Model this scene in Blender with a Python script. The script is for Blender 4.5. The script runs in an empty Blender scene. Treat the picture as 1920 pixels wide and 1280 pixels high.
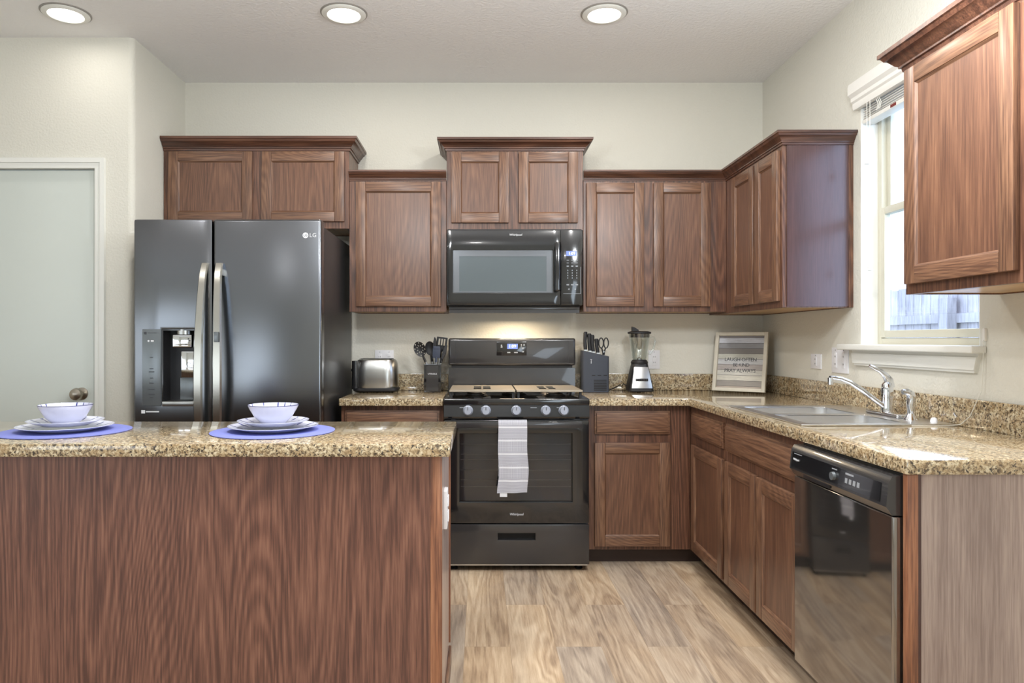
import bpy, bmesh, math, random
from mathutils import Matrix, Vector
random.seed(7)
scn = bpy.context.scene
COL = scn.collection
PI = math.pi

# ------------------------------------------------------------------ camera
H = 1.195                       # eye height
F = 1350.0                      # focal length in pixels of the 1920 frame
cam_d = bpy.data.cameras.new('camera')
cam = bpy.data.objects.new('camera', cam_d)
COL.objects.link(cam)
cam.location = (0, 0, H)
cam.rotation_euler = (PI / 2, 0, 0)
cam_d.sensor_width = 36
cam_d.lens = F / 1920 * 36
cam_d.shift_x = 60 / 1920
cam_d.shift_y = -3 / 1920
cam_d.clip_start = 0.02
scn.camera = cam

# ------------------------------------------------------------------ colour management
vs = scn.view_settings
scn.display_settings.display_device = 'sRGB'
vs.view_transform = 'Standard'
vs.look = 'None'
vs.exposure = 0.58
vs.gamma = 1.0
vs.use_curve_mapping = False

# ------------------------------------------------------------------ world and large lights
world = bpy.data.worlds.new('sky')
scn.world = world
world.use_nodes = True
bg = world.node_tree.nodes['Background']
bg.inputs[0].default_value = (0.60, 0.74, 1.0, 1)
bg.inputs[1].default_value = 2.5

def area_light(name, loc, rot, sx, sy, power, color, shape='RECTANGLE', parent=None, spread=None):
    d = bpy.data.lights.new(name, 'AREA')
    d.shape = shape
    d.size = sx
    if shape in ('RECTANGLE', 'ELLIPSE'):
        d.size_y = sy
    d.energy = power
    d.color = color
    if spread: d.spread = spread
    o = bpy.data.objects.new(name, d)
    COL.objects.link(o)
    o.location = loc
    o.rotation_euler = rot
    if parent:
        o.parent = parent
        o.location = Vector(loc) - parent.location
    return o

XR_ = 1.726
# unseen fill panels added behind the camera, tilted up to brighten the ceiling
area_light('fill_right', (XR_ - .04, -1.7, 1.35), (math.radians(115), 0, PI / 2), 2.8, 2.0, 70, (0.74, 0.87, 1.0))
area_light('fill_left', (-4.90, -0.8, 1.35), (math.radians(115), 0, -PI / 2), 3.6, 2.0, 28, (0.80, 0.90, 1.0))
area_light('fill_rear', (-3.7, -3.42, 1.35), (math.radians(110), 0, 0), 1.6, 2.0, 25, (0.80, 0.90, 1.0))
# daylight from the sky just outside the window over the sink
area_light('daylight_sink', (2.02, 2.87, 1.80), (PI / 2, 0, PI / 2), 0.9, 1.2, 5, (0.50, 0.70, 1.0))

# ------------------------------------------------------------------ node helpers
def srgb(r, g, b):
    def f(c):
        c /= 255
        return c / 12.92 if c <= 0.04045 else ((c + 0.055) / 1.055) ** 2.4
    return (f(r), f(g), f(b), 1)

class NT:
    def __init__(s, name):
        s.m = bpy.data.materials.new(name)
        s.m.use_nodes = True
        s.t = s.m.node_tree
        s.p = s.t.nodes['Principled BSDF']
        s.out = s.t.nodes['Material Output']
    def n(s, typ, **kw):
        nd = s.t.nodes.new(typ)
        for k, v in kw.items():
            setattr(nd, k, v)
        return nd
    def link(s, a, b):
        s.t.links.new(a, b)
    def sset(s, sock, v):
        if hasattr(v, 'is_output') or isinstance(v, bpy.types.NodeSocket):
            s.link(v, sock)
        else:
            sock.default_value = v
    def pos(s):
        return s.n('ShaderNodeNewGeometry').outputs['Position']
    def vec(s, op, a, b=None):
        nd = s.n('ShaderNodeVectorMath', operation=op)
        s.sset(nd.inputs[0], a)
        if b is not None: s.sset(nd.inputs[1], b)
        return nd.outputs[0]
    def math(s, op, a, b=None, c=None):
        nd = s.n('ShaderNodeMath', operation=op)
        s.sset(nd.inputs[0], a)
        if b is not None: s.sset(nd.inputs[1], b)
        if c is not None: s.sset(nd.inputs[2], c)
        return nd.outputs[0]
    def noise(s, v, scale, detail=2, rough=0.5, dist=0):
        nd = s.n('ShaderNodeTexNoise')
        s.link(v, nd.inputs['Vector'])
        nd.inputs['Scale'].default_value = scale
        nd.inputs['Detail'].default_value = detail
        nd.inputs['Roughness'].default_value = rough
        nd.inputs['Distortion'].default_value = dist
        return nd.outputs['Fac']
    def ramp(s, fac, stops, interp='LINEAR'):
        nd = s.n('ShaderNodeValToRGB')
        cr = nd.color_ramp
        cr.interpolation = interp
        while len(cr.elements) < len(stops): cr.elements.new(0.5)
        for e, (p, c) in zip(cr.elements, stops):
            e.position = p
            e.color = c if len(c) == 4 else (*c, 1)
        s.link(fac, nd.inputs[0])
        return nd.outputs[0]
    def mix(s, fac, a, b, mode='MIX'):
        nd = s.n('ShaderNodeMix', data_type='RGBA', blend_type=mode)
        s.sset(nd.inputs[0], fac)
        s.sset(nd.inputs[6], a)
        s.sset(nd.inputs[7], b)
        return nd.outputs[2]
    def bump(s, h, strength, dist=0.002):
        nd = s.n('ShaderNodeBump')
        nd.inputs['Strength'].default_value = strength
        nd.inputs['Distance'].default_value = dist
        s.link(h, nd.inputs['Height'])
        s.link(nd.outputs[0], s.p.inputs['Normal'])
    def base(s, c): s.sset(s.p.inputs['Base Color'], c)
    def rough(s, v): s.sset(s.p.inputs['Roughness'], v)

def flat(name, col, rough=0.5, metal=0.0, emit=0.0, ecol=None, coat=0.0, spec=None, vary=0.05):
    t = NT(name)
    # slight procedural variation of the finish
    nz = t.noise(t.pos(), 35, 3)
    c2 = tuple(x * (1 - vary) for x in col[:3]) + (1,)
    t.base(t.mix(nz, col, c2))
    t.rough(rough)
    t.p.inputs['Metallic'].default_value = metal
    if coat: t.p.inputs['Coat Weight'].default_value = coat
    if spec is not None: t.p.inputs['Specular IOR Level'].default_value = spec
    if emit:
        t.p.inputs['Emission Color'].default_value = ecol or col
        t.p.inputs['Emission Strength'].default_value = emit
    return t.m

def wood(name, axis, light, mid, dark, ring=30, contrast=1.0, rough=0.38, nscale=4.2, pore=0.55):
    t = NT(name)
    rnd = t.n('ShaderNodeObjectInfo').outputs['Random']
    off = t.math('MULTIPLY', rnd, 17.0)
    p = t.vec('ADD', t.pos(), off)
    sc = [1, 1, 1]; sc[axis] = 0.11
    pm = t.vec('MULTIPLY', p, tuple(sc))
    n1 = t.noise(pm, nscale, 1.6, 0.45, 0.25)
    r = t.math('SINE', t.math('MULTIPLY', n1, ring * 2 * PI * 0.5))
    r = t.math('MULTIPLY_ADD', r, 0.5, 0.5)
    sc2 = [1, 1, 1]; sc2[axis] = 0.035
    pf = t.vec('MULTIPLY', p, tuple(sc2))
    n2 = t.noise(pf, 170, 3, 0.65)
    n3 = t.noise(pm, 9, 2, 0.5)
    r = t.math('MULTIPLY', r, t.math('MULTIPLY_ADD', n2, 1.1, 0.35))
    k = t.math('MULTIPLY_ADD', r, 0.22 * contrast, t.math('MULTIPLY_ADD', n2, pore * 1.6, .275 - pore * .8))
    k = t.math('ADD', k, t.math('MULTIPLY', n3, 0.22))
    c = t.ramp(k, [(0.30, dark), (0.52, mid), (0.80, light)])
    t.base(c)
    t.rough(rough)
    t.p.inputs['Coat Weight'].default_value = 0.25
    t.p.inputs['Coat Roughness'].default_value = 0.25
    t.bump(k, 0.12, 0.001)
    return t.m

W_L, W_M, W_D = srgb(150, 114, 88), srgb(124, 90, 68), srgb(88, 61, 47)
M = {}
M['wood_z'] = wood('oak_vertical', 2, W_L, W_M, W_D, ring=96, contrast=0.6)
M['wood_x'] = wood('oak_horizontal', 0, W_L, W_M, W_D, ring=96, contrast=0.6)
M['wood_y'] = wood('oak_horizontal_depth', 1, W_L, W_M, W_D, ring=96, contrast=0.6)
M['panel_z'] = wood('oak_panel_vertical', 2, srgb(150, 112, 86), srgb(118, 83, 63), srgb(86, 58, 45), ring=80, contrast=0.45, nscale=3.2, pore=0.38)
M['frame_z'] = wood('oak_face_frame', 2, srgb(132, 94, 72), srgb(104, 70, 53), srgb(72, 47, 37), ring=60)
M['crown'] = wood('oak_crown', 0, srgb(118, 80, 60), srgb(92, 60, 46), srgb(62, 40, 31), ring=20)
M['island'] = wood('oak_island_panel', 2, srgb(146, 104, 86), srgb(118, 80, 66), srgb(84, 54, 46), ring=120, contrast=0.8, nscale=2.8, pore=0.55)
M['laminate'] = wood('laminate_end_panel', 2, srgb(192, 174, 164), srgb(174, 156, 148), srgb(142, 124, 118), ring=16, contrast=0.6, rough=0.3, nscale=2.4, pore=0.4)
M['edge_oak'] = wood('oak_edge_strip', 2, srgb(178, 128, 96), srgb(150, 100, 72), srgb(104, 66, 50), ring=20)
M['veneer'] = wood('glossy_veneer', 2, srgb(104, 74, 66), srgb(86, 58, 54), srgb(70, 46, 44), ring=10, contrast=0.4, rough=0.22, pore=0.3)
M['veneer'].node_tree.nodes['Principled BSDF'].inputs['Coat Weight'].default_value = 0.35
M['veneer'].node_tree.nodes['Principled BSDF'].inputs['Specular IOR Level'].default_value = 0.5
M['maple'] = wood('maple_underside', 1, srgb(216, 178, 120), srgb(200, 160, 104), srgb(176, 134, 84), ring=14, contrast=0.5)
M['toe'] = flat('toe_kick_brown', srgb(62, 46, 40), 0.5)

def granite():
    t = NT('granite_laminate')
    p = t.pos()
    n1 = t.noise(p, 100, 4, 0.7, 0.5)
    c = t.ramp(n1, [(0.34, srgb(58, 50, 44)), (0.42, srgb(112, 96, 76)), (0.49, srgb(172, 152, 120)), (0.57, srgb(208, 194, 162)), (0.68, srgb(226, 216, 192))])
    n2 = t.noise(p, 38, 4, 0.6)
    c = t.mix(t.math('MULTIPLY', t.ramp(n2, [(0.45, (0, 0, 0)), (0.62, (1, 1, 1))]), 0.55), c, srgb(176, 148, 108))
    n3 = t.noise(t.vec('ADD', p, (3.1, 1.7, 5.2)), 130, 3, 0.6)
    c2 = t.mix(t.ramp(n3, [(0.37, (1, 1, 1)), (0.43, (0, 0, 0))]), c, srgb(64, 56, 50))
    t.base(c2)
    t.rough(0.10)
    t.p.inputs['Coat Weight'].default_value = 0.5
    t.p.inputs['Coat Roughness'].default_value = 0.04
    return t.m
M['granite'] = granite()

def plaster(name, col, col2, bscale, bstr):
    t = NT(name)
    p = t.pos()
    t.base(t.mix(t.noise(p, 1.3, 2), col, col2))
    t.rough(0.75)
    t.p.inputs['Specular IOR Level'].default_value = 0.25
    t.bump(t.noise(p, bscale, 3, 0.55), bstr, 0.004)
    return t.m
M['wall'] = plaster('painted_wall', srgb(220, 217, 206), srgb(216, 214, 203), 85, 0.6)
M['wall_r'] = M['wall']
M['ceiling'] = plaster('textured_ceiling', srgb(240, 239, 238), srgb(236, 235, 234), 60, 1.0)
M['white_trim'] = flat('white_gloss_trim', srgb(232, 232, 226), 0.35, vary=0.01)
M['door_white'] = flat('painted_door', srgb(206, 212, 206), 0.4, vary=0.015)
M['sink_steel'] = flat('sink_steel', srgb(224, 224, 224), 0.30, 1.0, vary=0.02)
M['almond'] = flat('almond_vinyl', srgb(206, 202, 184), 0.4, vary=0.01)
M['blind_white'] = flat('blind_white', srgb(236, 234, 228), 0.4, vary=0.01)
M['plate_white'] = flat('outlet_white', srgb(232, 232, 236), 0.35, vary=0.01)
M['slot'] = flat('outlet_slot', srgb(90, 88, 90), 0.5)

def floor_mat():
    t = NT('vinyl_plank_floor')
    p = t.pos()
    sep = t.n('ShaderNodeSeparateXYZ'); t.link(p, sep.inputs[0])
    comb = t.n('ShaderNodeCombineXYZ')
    t.link(sep.outputs[1], comb.inputs[0]); t.link(sep.outputs[0], comb.inputs[1])
    v = t.vec('ADD', comb.outputs[0], (0.35, 0.06, 0))
    br = t.n('ShaderNodeTexBrick')
    br.offset = 0.37; br.offset_frequency = 2
    t.link(v, br.inputs['Vector'])
    br.inputs['Scale'].default_value = 1.0
    br.inputs['Brick Width'].default_value = 1.2
    br.inputs['Row Height'].default_value = 0.178
    br.inputs['Mortar Size'].default_value = 0.0008
    br.inputs['Mortar Smooth'].default_value = 0.3
    br.inputs['Bias'].default_value = 0.0
    br.inputs['Color1'].default_value = (0, 0, 0, 1)
    br.inputs['Color2'].default_value = (1, 1, 1, 1)
    tone = br.outputs['Color']
    s2 = t.n('ShaderNodeSeparateXYZ'); t.link(tone, s2.inputs[0])
    off = t.math('MULTIPLY', s2.outputs[0], 31.0)
    pm = t.vec('ADD', t.vec('MULTIPLY', p, (1, 0.13, 1)), off)
    n1 = t.noise(pm, 5, 3, 0.55, 0.6)
    rings = t.math('MULTIPLY_ADD', t.math('SINE', t.math('MULTIPLY', n1, 70)), 0.5, 0.5)
    pf = t.vec('ADD', t.vec('MULTIPLY', p, (1, 0.05, 1)), off)
    n2 = t.noise(pf, 120, 4, 0.7)
    n3 = t.noise(t.vec('MULTIPLY', p, (1, 0.4, 1)), 6, 3, 0.6)
    k = t.math('MULTIPLY_ADD', rings, 0.12, t.math('MULTIPLY', n2, 0.42))
    k = t.math('ADD', k, t.math('MULTIPLY', n1, 0.45))
    warm = t.ramp(k, [(0.30, srgb(140, 114, 90)), (0.48, srgb(188, 162, 132)), (0.68, srgb(220, 198, 168))])
    grey = t.ramp(k, [(0.30, srgb(116, 104, 94)), (0.48, srgb(166, 150, 134)), (0.68, srgb(200, 185, 166))])
    f = t.math('ADD', t.math('MULTIPLY', s2.outputs[0], 0.7), t.math('MULTIPLY', n3, 0.5))
    c = t.mix(t.ramp(f, [(0.35, (0, 0, 0)), (0.85, (1, 1, 1))]), warm, grey)
    c = t.mix(t.math('MULTIPLY', br.outputs['Fac'], 0.4), c, srgb(90, 74, 58))
    t.base(c)
    t.rough(0.42)
    t.bump(n2, 0.1, 0.001)
    return t.m
M['floor'] = floor_mat()

M['steel_dark'] = flat('black_stainless', srgb(124, 127, 132), 0.22, 1.0, vary=0.02)
M['steel_side'] = flat('fridge_side_dark', srgb(64, 64, 66), 0.35, 0.6)
M['steel'] = flat('brushed_steel', srgb(190, 190, 188), 0.28, 1.0, vary=0.03)
M['handle_steel'] = flat('satin_handle_steel', srgb(190, 188, 180), 0.25, 1.0, vary=0.02)
M['chrome'] = flat('chrome', srgb(226, 228, 232), 0.06, 1.0, vary=0.01)
M['nickel'] = flat('satin_nickel', srgb(176, 168, 156), 0.28, 1.0, vary=0.02)
M['black'] = flat('gloss_black', srgb(26, 26, 28), 0.12, 0.0, coat=0.6)
M['black_satin'] = flat('satin_black_enamel', srgb(62, 61, 62), 0.22, 0.35, coat=0.5)
M['dw_mirror'] = flat('polished_black_door', srgb(150, 146, 142), 0.07, 0.92, vary=0.02)
M['black_matte'] = flat('matte_black_plastic', srgb(30, 30, 33), 0.5)
M['charcoal'] = flat('charcoal_plastic', srgb(56, 61, 72), 0.42)
M['dark_void'] = flat('dark_recess', srgb(10, 10, 12), 0.6)
M['grate'] = flat('enamel_grate', srgb(176, 164, 146), 0.32, 0.35)
M['knob_grey'] = flat('range_knob_grey', srgb(170, 176, 190), 0.35, 0.3)
M['burner'] = flat('burner_cap', srgb(70, 66, 62), 0.4, 0.4)
M['print_white'] = flat('printed_white', srgb(226, 228, 232), 0.5, vary=0.0)
M['print_dim'] = flat('printed_grey', srgb(150, 154, 160), 0.5, vary=0.0)
M['print_dark'] = flat('printed_dark', srgb(60, 62, 68), 0.6, vary=0.0)
M['lcd'] = flat('display_blue', srgb(90, 110, 170), 0.3, emit=0.5, ecol=srgb(90, 110, 190))
M['lcd_text'] = flat('display_digits', srgb(220, 225, 255), 0.3, emit=1.6, ecol=srgb(205, 215, 255))
M['panel_grey'] = flat('dispenser_panel_grey', srgb(120, 126, 130), 0.25, 0.5)
M['mw_window'] = flat('microwave_window', srgb(108, 117, 122), 0.16, 0.55, vary=0.02)
M['mw_bezel'] = flat('microwave_bezel_grey', srgb(120, 124, 130), 0.2, 0.5)
M['lamp_lens'] = flat('lamp_lens', (1, 0.97, 0.92, 1), 0.4, emit=6.0, ecol=(1, 0.97, 0.93, 1), vary=0)
M['hood_lens'] = flat('hood_lens', (1, .85, .6, 1), 0.4, emit=0.8, ecol=(1, .85, .6, 1), vary=0)
M['ceramic'] = flat('white_ceramic', srgb(206, 208, 226), 0.12, coat=0.3, vary=0.01)
M['ceramic_blue'] = flat('navy_glaze', srgb(62, 66, 118), 0.15, coat=0.3)
M['mat_rim'] = flat('placemat_binding', srgb(120, 128, 196), 0.7)
M['rubber'] = flat('black_rubber', srgb(20, 20, 20), 0.7)
M['blue_silicone'] = flat('slate_silicone', srgb(58, 66, 84), 0.5)
M['red_tab'] = flat('red_tab', srgb(120, 40, 36), 0.5)
M['frame_cream'] = flat('distressed_cream_frame', srgb(214, 208, 192), 0.55, vary=0.12)
M['ring_dark'] = flat('gasket_grey', srgb(150, 146, 140), 0.5)  # grey ring around each ceiling light trim
M['cord'] = flat('white_cord', srgb(228, 226, 216), 0.6)
M['cord_black'] = flat('black_cord', srgb(24, 24, 24), 0.5)
M['table_wood'] = wood('dark_dining_wood', 0, srgb(80, 56, 44), srgb(60, 42, 34), srgb(40, 28, 24))
M['art_dark'] = flat('dark_artwork', srgb(66, 68, 78), 0.6, vary=0.3)

def mat_weave():
    t = NT('woven_placemat')
    tc = t.n('ShaderNodeTexCoord').outputs['Object']
    ln = t.n('ShaderNodeVectorMath', operation='LENGTH'); t.link(tc, ln.inputs[0])
    r = t.math('SINE', t.math('MULTIPLY', ln.outputs['Value'], 900))
    sep = t.n('ShaderNodeSeparateXYZ'); t.link(tc, sep.inputs[0])
    ang = t.math('ARCTAN2', sep.outputs[1], sep.outputs[0])
    a = t.math('SINE', t.math('MULTIPLY', ang, 150))
    k = t.math('MULTIPLY_ADD', t.math('MULTIPLY', r, a), 0.5, 0.5)
    t.base(t.ramp(k, [(0.1, srgb(40, 50, 116)), (0.6, srgb(78, 90, 164)), (1.0, srgb(140, 150, 208))]))
    t.rough(0.75)
    t.bump(k, 0.5, 0.002)
    return t.m
M['weave'] = mat_weave()

def radial_pattern(name, c1, c2, n, thresh=0.55):
    t = NT(name)
    tc = t.n('ShaderNodeTexCoord').outputs['Object']
    sep = t.n('ShaderNodeSeparateXYZ'); t.link(tc, sep.inputs[0])
    ang = t.math('ARCTAN2', sep.outputs[1], sep.outputs[0])
    a = t.math('MULTIPLY_ADD', t.math('SINE', t.math('MULTIPLY', ang, n)), 0.5, 0.5)
    nz = t.noise(tc, 60, 2)
    a = t.math('ADD', a, t.math('MULTIPLY_ADD', nz, 0.5, -0.25))
    t.base(t.ramp(a, [(thresh, c1), (thresh + 0.06, c2)]))
    t.rough(0.12)
    return t.m
M['bowl_lines'] = radial_pattern('blue_line_glaze', srgb(206, 208, 226), srgb(60, 66, 130), 20, 0.97)
M['plate_pattern'] = radial_pattern('floral_blue_glaze', srgb(222, 224, 240), srgb(90, 96, 150), 14, 0.9)

def towel_mat():
    t = NT('woven_towel')
    p = t.pos()
    sep = t.n('ShaderNodeSeparateXYZ'); t.link(p, sep.inputs[0])
    x, z = sep.outputs[0], sep.outputs[2]
    d1 = t.math('SINE', t.math('MULTIPLY', t.math('ADD', x, z), 620))
    d2 = t.math('SINE', t.math('MULTIPLY', t.math('SUBTRACT', x, z), 620))
    dia = t.math('MULTIPLY_ADD', t.math('MULTIPLY', d1, d2), 0.5, 0.5)
    rows = t.math('MULTIPLY_ADD', t.math('SINE', t.math('MULTIPLY', z, 1500)), 0.5, 0.5)
    # bands by height
    band = t.math('GREATER_THAN', t.math('SINE', t.math('MULTIPLY_ADD', z, 2 * PI / 0.135, 2.0)), 0.05)
    k = t.mix(band, rows, dia)
    line = t.math('GREATER_THAN', t.math('ABSOLUTE', t.math('SINE', t.math('MULTIPLY_ADD', z, PI / 0.0675, 1.0))), 0.985)
    c = t.ramp(k, [(0.2, srgb(140, 140, 152)), (0.7, srgb(206, 206, 212))])
    c = t.mix(line, c, srgb(226, 226, 230))
    t.base(c)
    t.rough(0.9)
    t.bump(k, 0.35, 0.002)
    return t.m
M['towel'] = towel_mat()

def sign_mat():
    t = NT('pallet_boards')
    tc = t.n('ShaderNodeTexCoord').outputs['UV']
    sep = t.n('ShaderNodeSeparateXYZ'); t.link(tc, sep.inputs[0])
    v = t.math('MULTIPLY', sep.outputs[1], 11.0)
    idx = t.math('FLOOR', v)
    fr = t.math('FRACT', v)
    comb = t.n('ShaderNodeCombineXYZ')
    t.link(t.math('MULTIPLY', sep.outputs[0], 2.2), comb.inputs[0]); t.link(t.math('MULTIPLY', v, 3.0), comb.inputs[1])
    n = t.noise(comb.outputs[0], 2.5, 4, 0.7)
    rows = [(186, 172, 158), (158, 152, 144), (222, 218, 204), (218, 216, 206), (186, 178, 174), (210, 212, 214), (200, 200, 188), (126, 122, 118), (146, 148, 152), (208, 212, 222), (132, 128, 132)]
    c = t.ramp(sep.outputs[1], [(i / 11, srgb(*q)) for i, q in enumerate(rows)], 'CONSTANT')
    c = t.mix(t.math('MULTIPLY_ADD', n, 1.1, -0.30), c, srgb(112, 106, 104))
    gap = t.math('GREATER_THAN', 0.06, fr)
    t.base(t.mix(gap, c, srgb(74, 70, 70)))
    t.rough(0.6)
    return t.m
M['sign_boards'] = sign_mat()

def fence_mat():
    t = NT('weathered_fence')
    p = t.pos()
    n = t.noise(t.vec('MULTIPLY', p, (1, 1, 0.1)), 40, 4, 0.7)
    n2 = t.noise(p, 2.5, 2)
    c = t.ramp(t.math('ADD', t.math('MULTIPLY', n, 0.6), t.math('MULTIPLY', n2, 0.4)),
               [(0.3, srgb(146, 140, 142)), (0.6, srgb(206, 200, 202)), (0.8, srgb(226, 222, 224))])
    t.base(c); t.rough(0.85)
    return t.m
M['fence'] = fence_mat()
M['grass'] = plaster('lawn', srgb(110, 122, 82), srgb(96, 104, 72), 60, 0.8)

def glassy(name, tint, gloss, rough=0.02):
    t = NT(name)
    tr = t.n('ShaderNodeBsdfTransparent'); tr.inputs[0].default_value = tint
    gl = t.n('ShaderNodeBsdfGlossy'); gl.inputs['Roughness'].default_value = rough
    gl.inputs[0].default_value = (1, 1, 1, 1)
    lw = t.n('ShaderNodeLayerWeight'); lw.inputs[0].default_value = 0.5
    mx = t.n('ShaderNodeMixShader')
    t.link(t.math('MULTIPLY_ADD', t.math('POWER', lw.outputs['Facing'], 3.0), gloss * 2.2, gloss * 0.35), mx.inputs[0])
    t.link(tr.outputs[0], mx.inputs[1]); t.link(gl.outputs[0], mx.inputs[2])
    t.link(mx.outputs[0], t.out.inputs[0])
    return t.m
M['pane'] = glassy('window_glass', (0.96, 0.98, 1, 1), 0.12)
M['oven_glass'] = glassy('tinted_oven_glass', (0.62, 0.62, 0.64, 1), 0.10, 0.03)
M['jar'] = glassy('blender_jar_glass', (0.93, 0.96, 0.96, 1), 0.30)

# ------------------------------------------------------------------ mesh builder
I4 = Matrix.Identity(4)
def worldloc(o):
    v = Vector((0, 0, 0))
    while o:
        v = v + o.location
        o = o.parent
    return v

class MB:
    def __init__(s, M4=None):
        s.bm = bmesh.new()
        s.M = M4 or I4
        s.mi = 0
        s.uv = None
    def v(s, *c):
        return s.bm.verts.new(s.M @ Vector(c))
    def f(s, vs_):
        try:
            fa = s.bm.faces.new(vs_)
            fa.material_index = s.mi
            return fa
        except ValueError:
            return None
    def box(s, x0, x1, y0, y1, z0, z1, b=0, seg=2):
        vv = [s.v(x, y, z) for x in (x0, x1) for y in (y0, y1) for z in (z0, z1)]
        q = [(0, 1, 3, 2), (4, 6, 7, 5), (0, 4, 5, 1), (2, 3, 7, 6), (0, 2, 6, 4), (1, 5, 7, 3)]
        fs = [s.f([vv[i] for i in k]) for k in q]
        if b:
            es = list({e for fa in fs for e in fa.edges})
            r = bmesh.ops.bevel(s.bm, geom=es, offset=b, segments=seg, affect='EDGES', profile=0.6)
            for fa in r['faces']: fa.material_index = s.mi
        return s
    def prism(s, poly, axis, a0, a1):
        def mk(p, a):
            if axis == 0: return s.v(a, p[0], p[1])
            if axis == 1: return s.v(p[0], a, p[1])
            return s.v(p[0], p[1], a)
        A = [mk(p, a0) for p in poly]; B = [mk(p, a1) for p in poly]
        s.f(A); s.f(B[::-1])
        n = len(poly)
        for i in range(n):
            s.f([A[i], A[(i + 1) % n], B[(i + 1) % n], B[i]])
        return s
    def lathe(s, prof, c=(0, 0, 0), seg=32, axis=2, mis=None, a0=0.0, sx=1.0, sy=1.0):
        rings = []
        for (r, z) in prof:
            if r < 1e-6:
                rings.append([s._ax(c, 0, 0, z, axis)])
            else:
                rings.append([s._ax(c, sx * r * math.cos(a0 + 2 * PI * i / seg), sy * r * math.sin(a0 + 2 * PI * i / seg), z, axis) for i in range(seg)])
        for k in range(len(rings) - 1):
            if mis: s.mi = mis[k]
            a, b = rings[k], rings[k + 1]
            for i in range(seg):
                j = (i + 1) % seg
                if len(a) == 1 and len(b) == 1: continue
                if len(a) == 1: s.f([a[0], b[i], b[j]])
                elif len(b) == 1: s.f([a[i], a[j], b[0]])
                else: s.f([a[i], a[j], b[j], b[i]])
        for rg in (rings[0], rings[-1]):
            if len(rg) > 2: s.f(rg)
        return s
    def _ax(s, c, a, b, z, axis):
        if axis == 2: return s.v(c[0] + a, c[1] + b, c[2] + z)
        if axis == 1: return s.v(c[0] + a, c[1] + z, c[2] + b)
        return s.v(c[0] + z, c[1] + a, c[2] + b)
    def cyl(s, c, r, z0, z1, axis=2, seg=24, r2=None):
        return s.lathe([(r, z0), (r if r2 is None else r2, z1)], c, seg, axis)
    def tube(s, pts, r, seg=10, flat=None):
        pts = [Vector(p) for p in pts]
        n = len(pts)
        rs = r if isinstance(r, (list, tuple)) else [r] * n
        rings = []
        up = None
        for i, p in enumerate(pts):
            d = (pts[min(i + 1, n - 1)] - pts[max(i - 1, 0)]).normalized()
            if up is None:
                up = Vector((0, 0, 1)) if abs(d.z) < 0.9 else Vector((0, 1, 0))
            a = d.cross(up)
            if a.length < 1e-5: a = d.cross(Vector((1, 0, 0)))
            a.normalize(); b = a.cross(d).normalized()
            up = b
            fx = flat or 1.0
            rings.append([s.v(*(p + a * (rs[i] * math.cos(2 * PI * k / seg)) + b * (rs[i] * fx * math.sin(2 * PI * k / seg)))) for k in range(seg)])
        for i in range(n - 1):
            for k in range(seg):
                j = (k + 1) % seg
                s.f([rings[i][k], rings[i][j], rings[i + 1][j], rings[i + 1][k]])
        s.f(rings[0]); s.f(rings[-1][::-1])
        return s
    def sphere(s, c, r, seg=20, rings=10, sx=1, sy=1, sz=1):
        prof = [(r * math.sin(PI * i / rings), -r * sz * math.cos(PI * i / rings)) for i in range(rings + 1)]
        prof[0] = (0, prof[0][1]); prof[-1] = (0, prof[-1][1])
        return s.lathe(prof, c, seg, 2, sx=sx, sy=sy)
    def cells(s, us, vs_, holes, w0, w1, b=0):
        """slab in the local x/z plane between y=w0 and w1, with rectangular holes (cell indices)"""
        nu, nv = len(us) - 1, len(vs_) - 1
        g0 = {}; g1 = {}
        def g(d, i, j, w):
            if (i, j) not in d: d[(i, j)] = s.v(us[i], w, vs_[j])
            return d[(i, j)]
        ok = lambda i, j: 0 <= i < nu and 0 <= j < nv and (i, j) not in holes
        fs = []
        for i in range(nu):
            for j in range(nv):
                if not ok(i, j): continue
                for d, w in ((g0, w0), (g1, w1)):
                    s.f([g(d, i, j, w), g(d, i + 1, j, w), g(d, i + 1, j + 1, w), g(d, i, j + 1, w)])
                for (di, dj, a, b_) in ((-1, 0, (i, j), (i, j + 1)), (1, 0, (i + 1, j), (i + 1, j + 1)), (0, -1, (i, j), (i + 1, j)), (0, 1, (i, j + 1), (i + 1, j + 1))):
                    if not ok(i + di, j + dj):
                        s.f([g(g0, *a, w0), g(g0, *b_, w0), g(g1, *b_, w1), g(g1, *a, w1)])
        if b:
            s.bm.edges.ensure_lookup_table()
            bmesh.ops.recalc_face_normals(s.bm, faces=s.bm.faces[:])
            es = [e for e in s.bm.edges if len(e.link_faces) == 2 and e.calc_face_angle(0) > 0.6]
            r = bmesh.ops.bevel(s.bm, geom=es, offset=b, segments=2, affect='EDGES', profile=0.6)
        return s
    def sweep(s, path, prof, z0, side=1):
        """profile (out, up) swept along a horizontal polyline with mitred corners"""
        n = len(path)
        P = [Vector(p) for p in path]
        rings = []
        for i in range(n):
            if i == 0: d1 = d2 = (P[1] - P[0]).normalized()
            elif i == n - 1: d1 = d2 = (P[-1] - P[-2]).normalized()
            else: d1 = (P[i] - P[i - 1]).normalized(); d2 = (P[i + 1] - P[i]).normalized()
            n1 = Vector((d1.y, -d1.x)) * side; n2 = Vector((d2.y, -d2.x)) * side
            m = (n1 + n2)
            m = m / m.dot(n1) if m.length > 1e-6 else n1
            rings.append([s.v(P[i].x + m.x * o, P[i].y + m.y * o, z0 + u) for (o, u) in prof])
        k = len(prof)
        for i in range(n - 1):
            for j in range(k):
                jj = (j + 1) % k
                s.f([rings[i][j], rings[i][jj], rings[i + 1][jj], rings[i + 1][j]])
        s.f(rings[0]); s.f(rings[-1][::-1])
        return s
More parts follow.
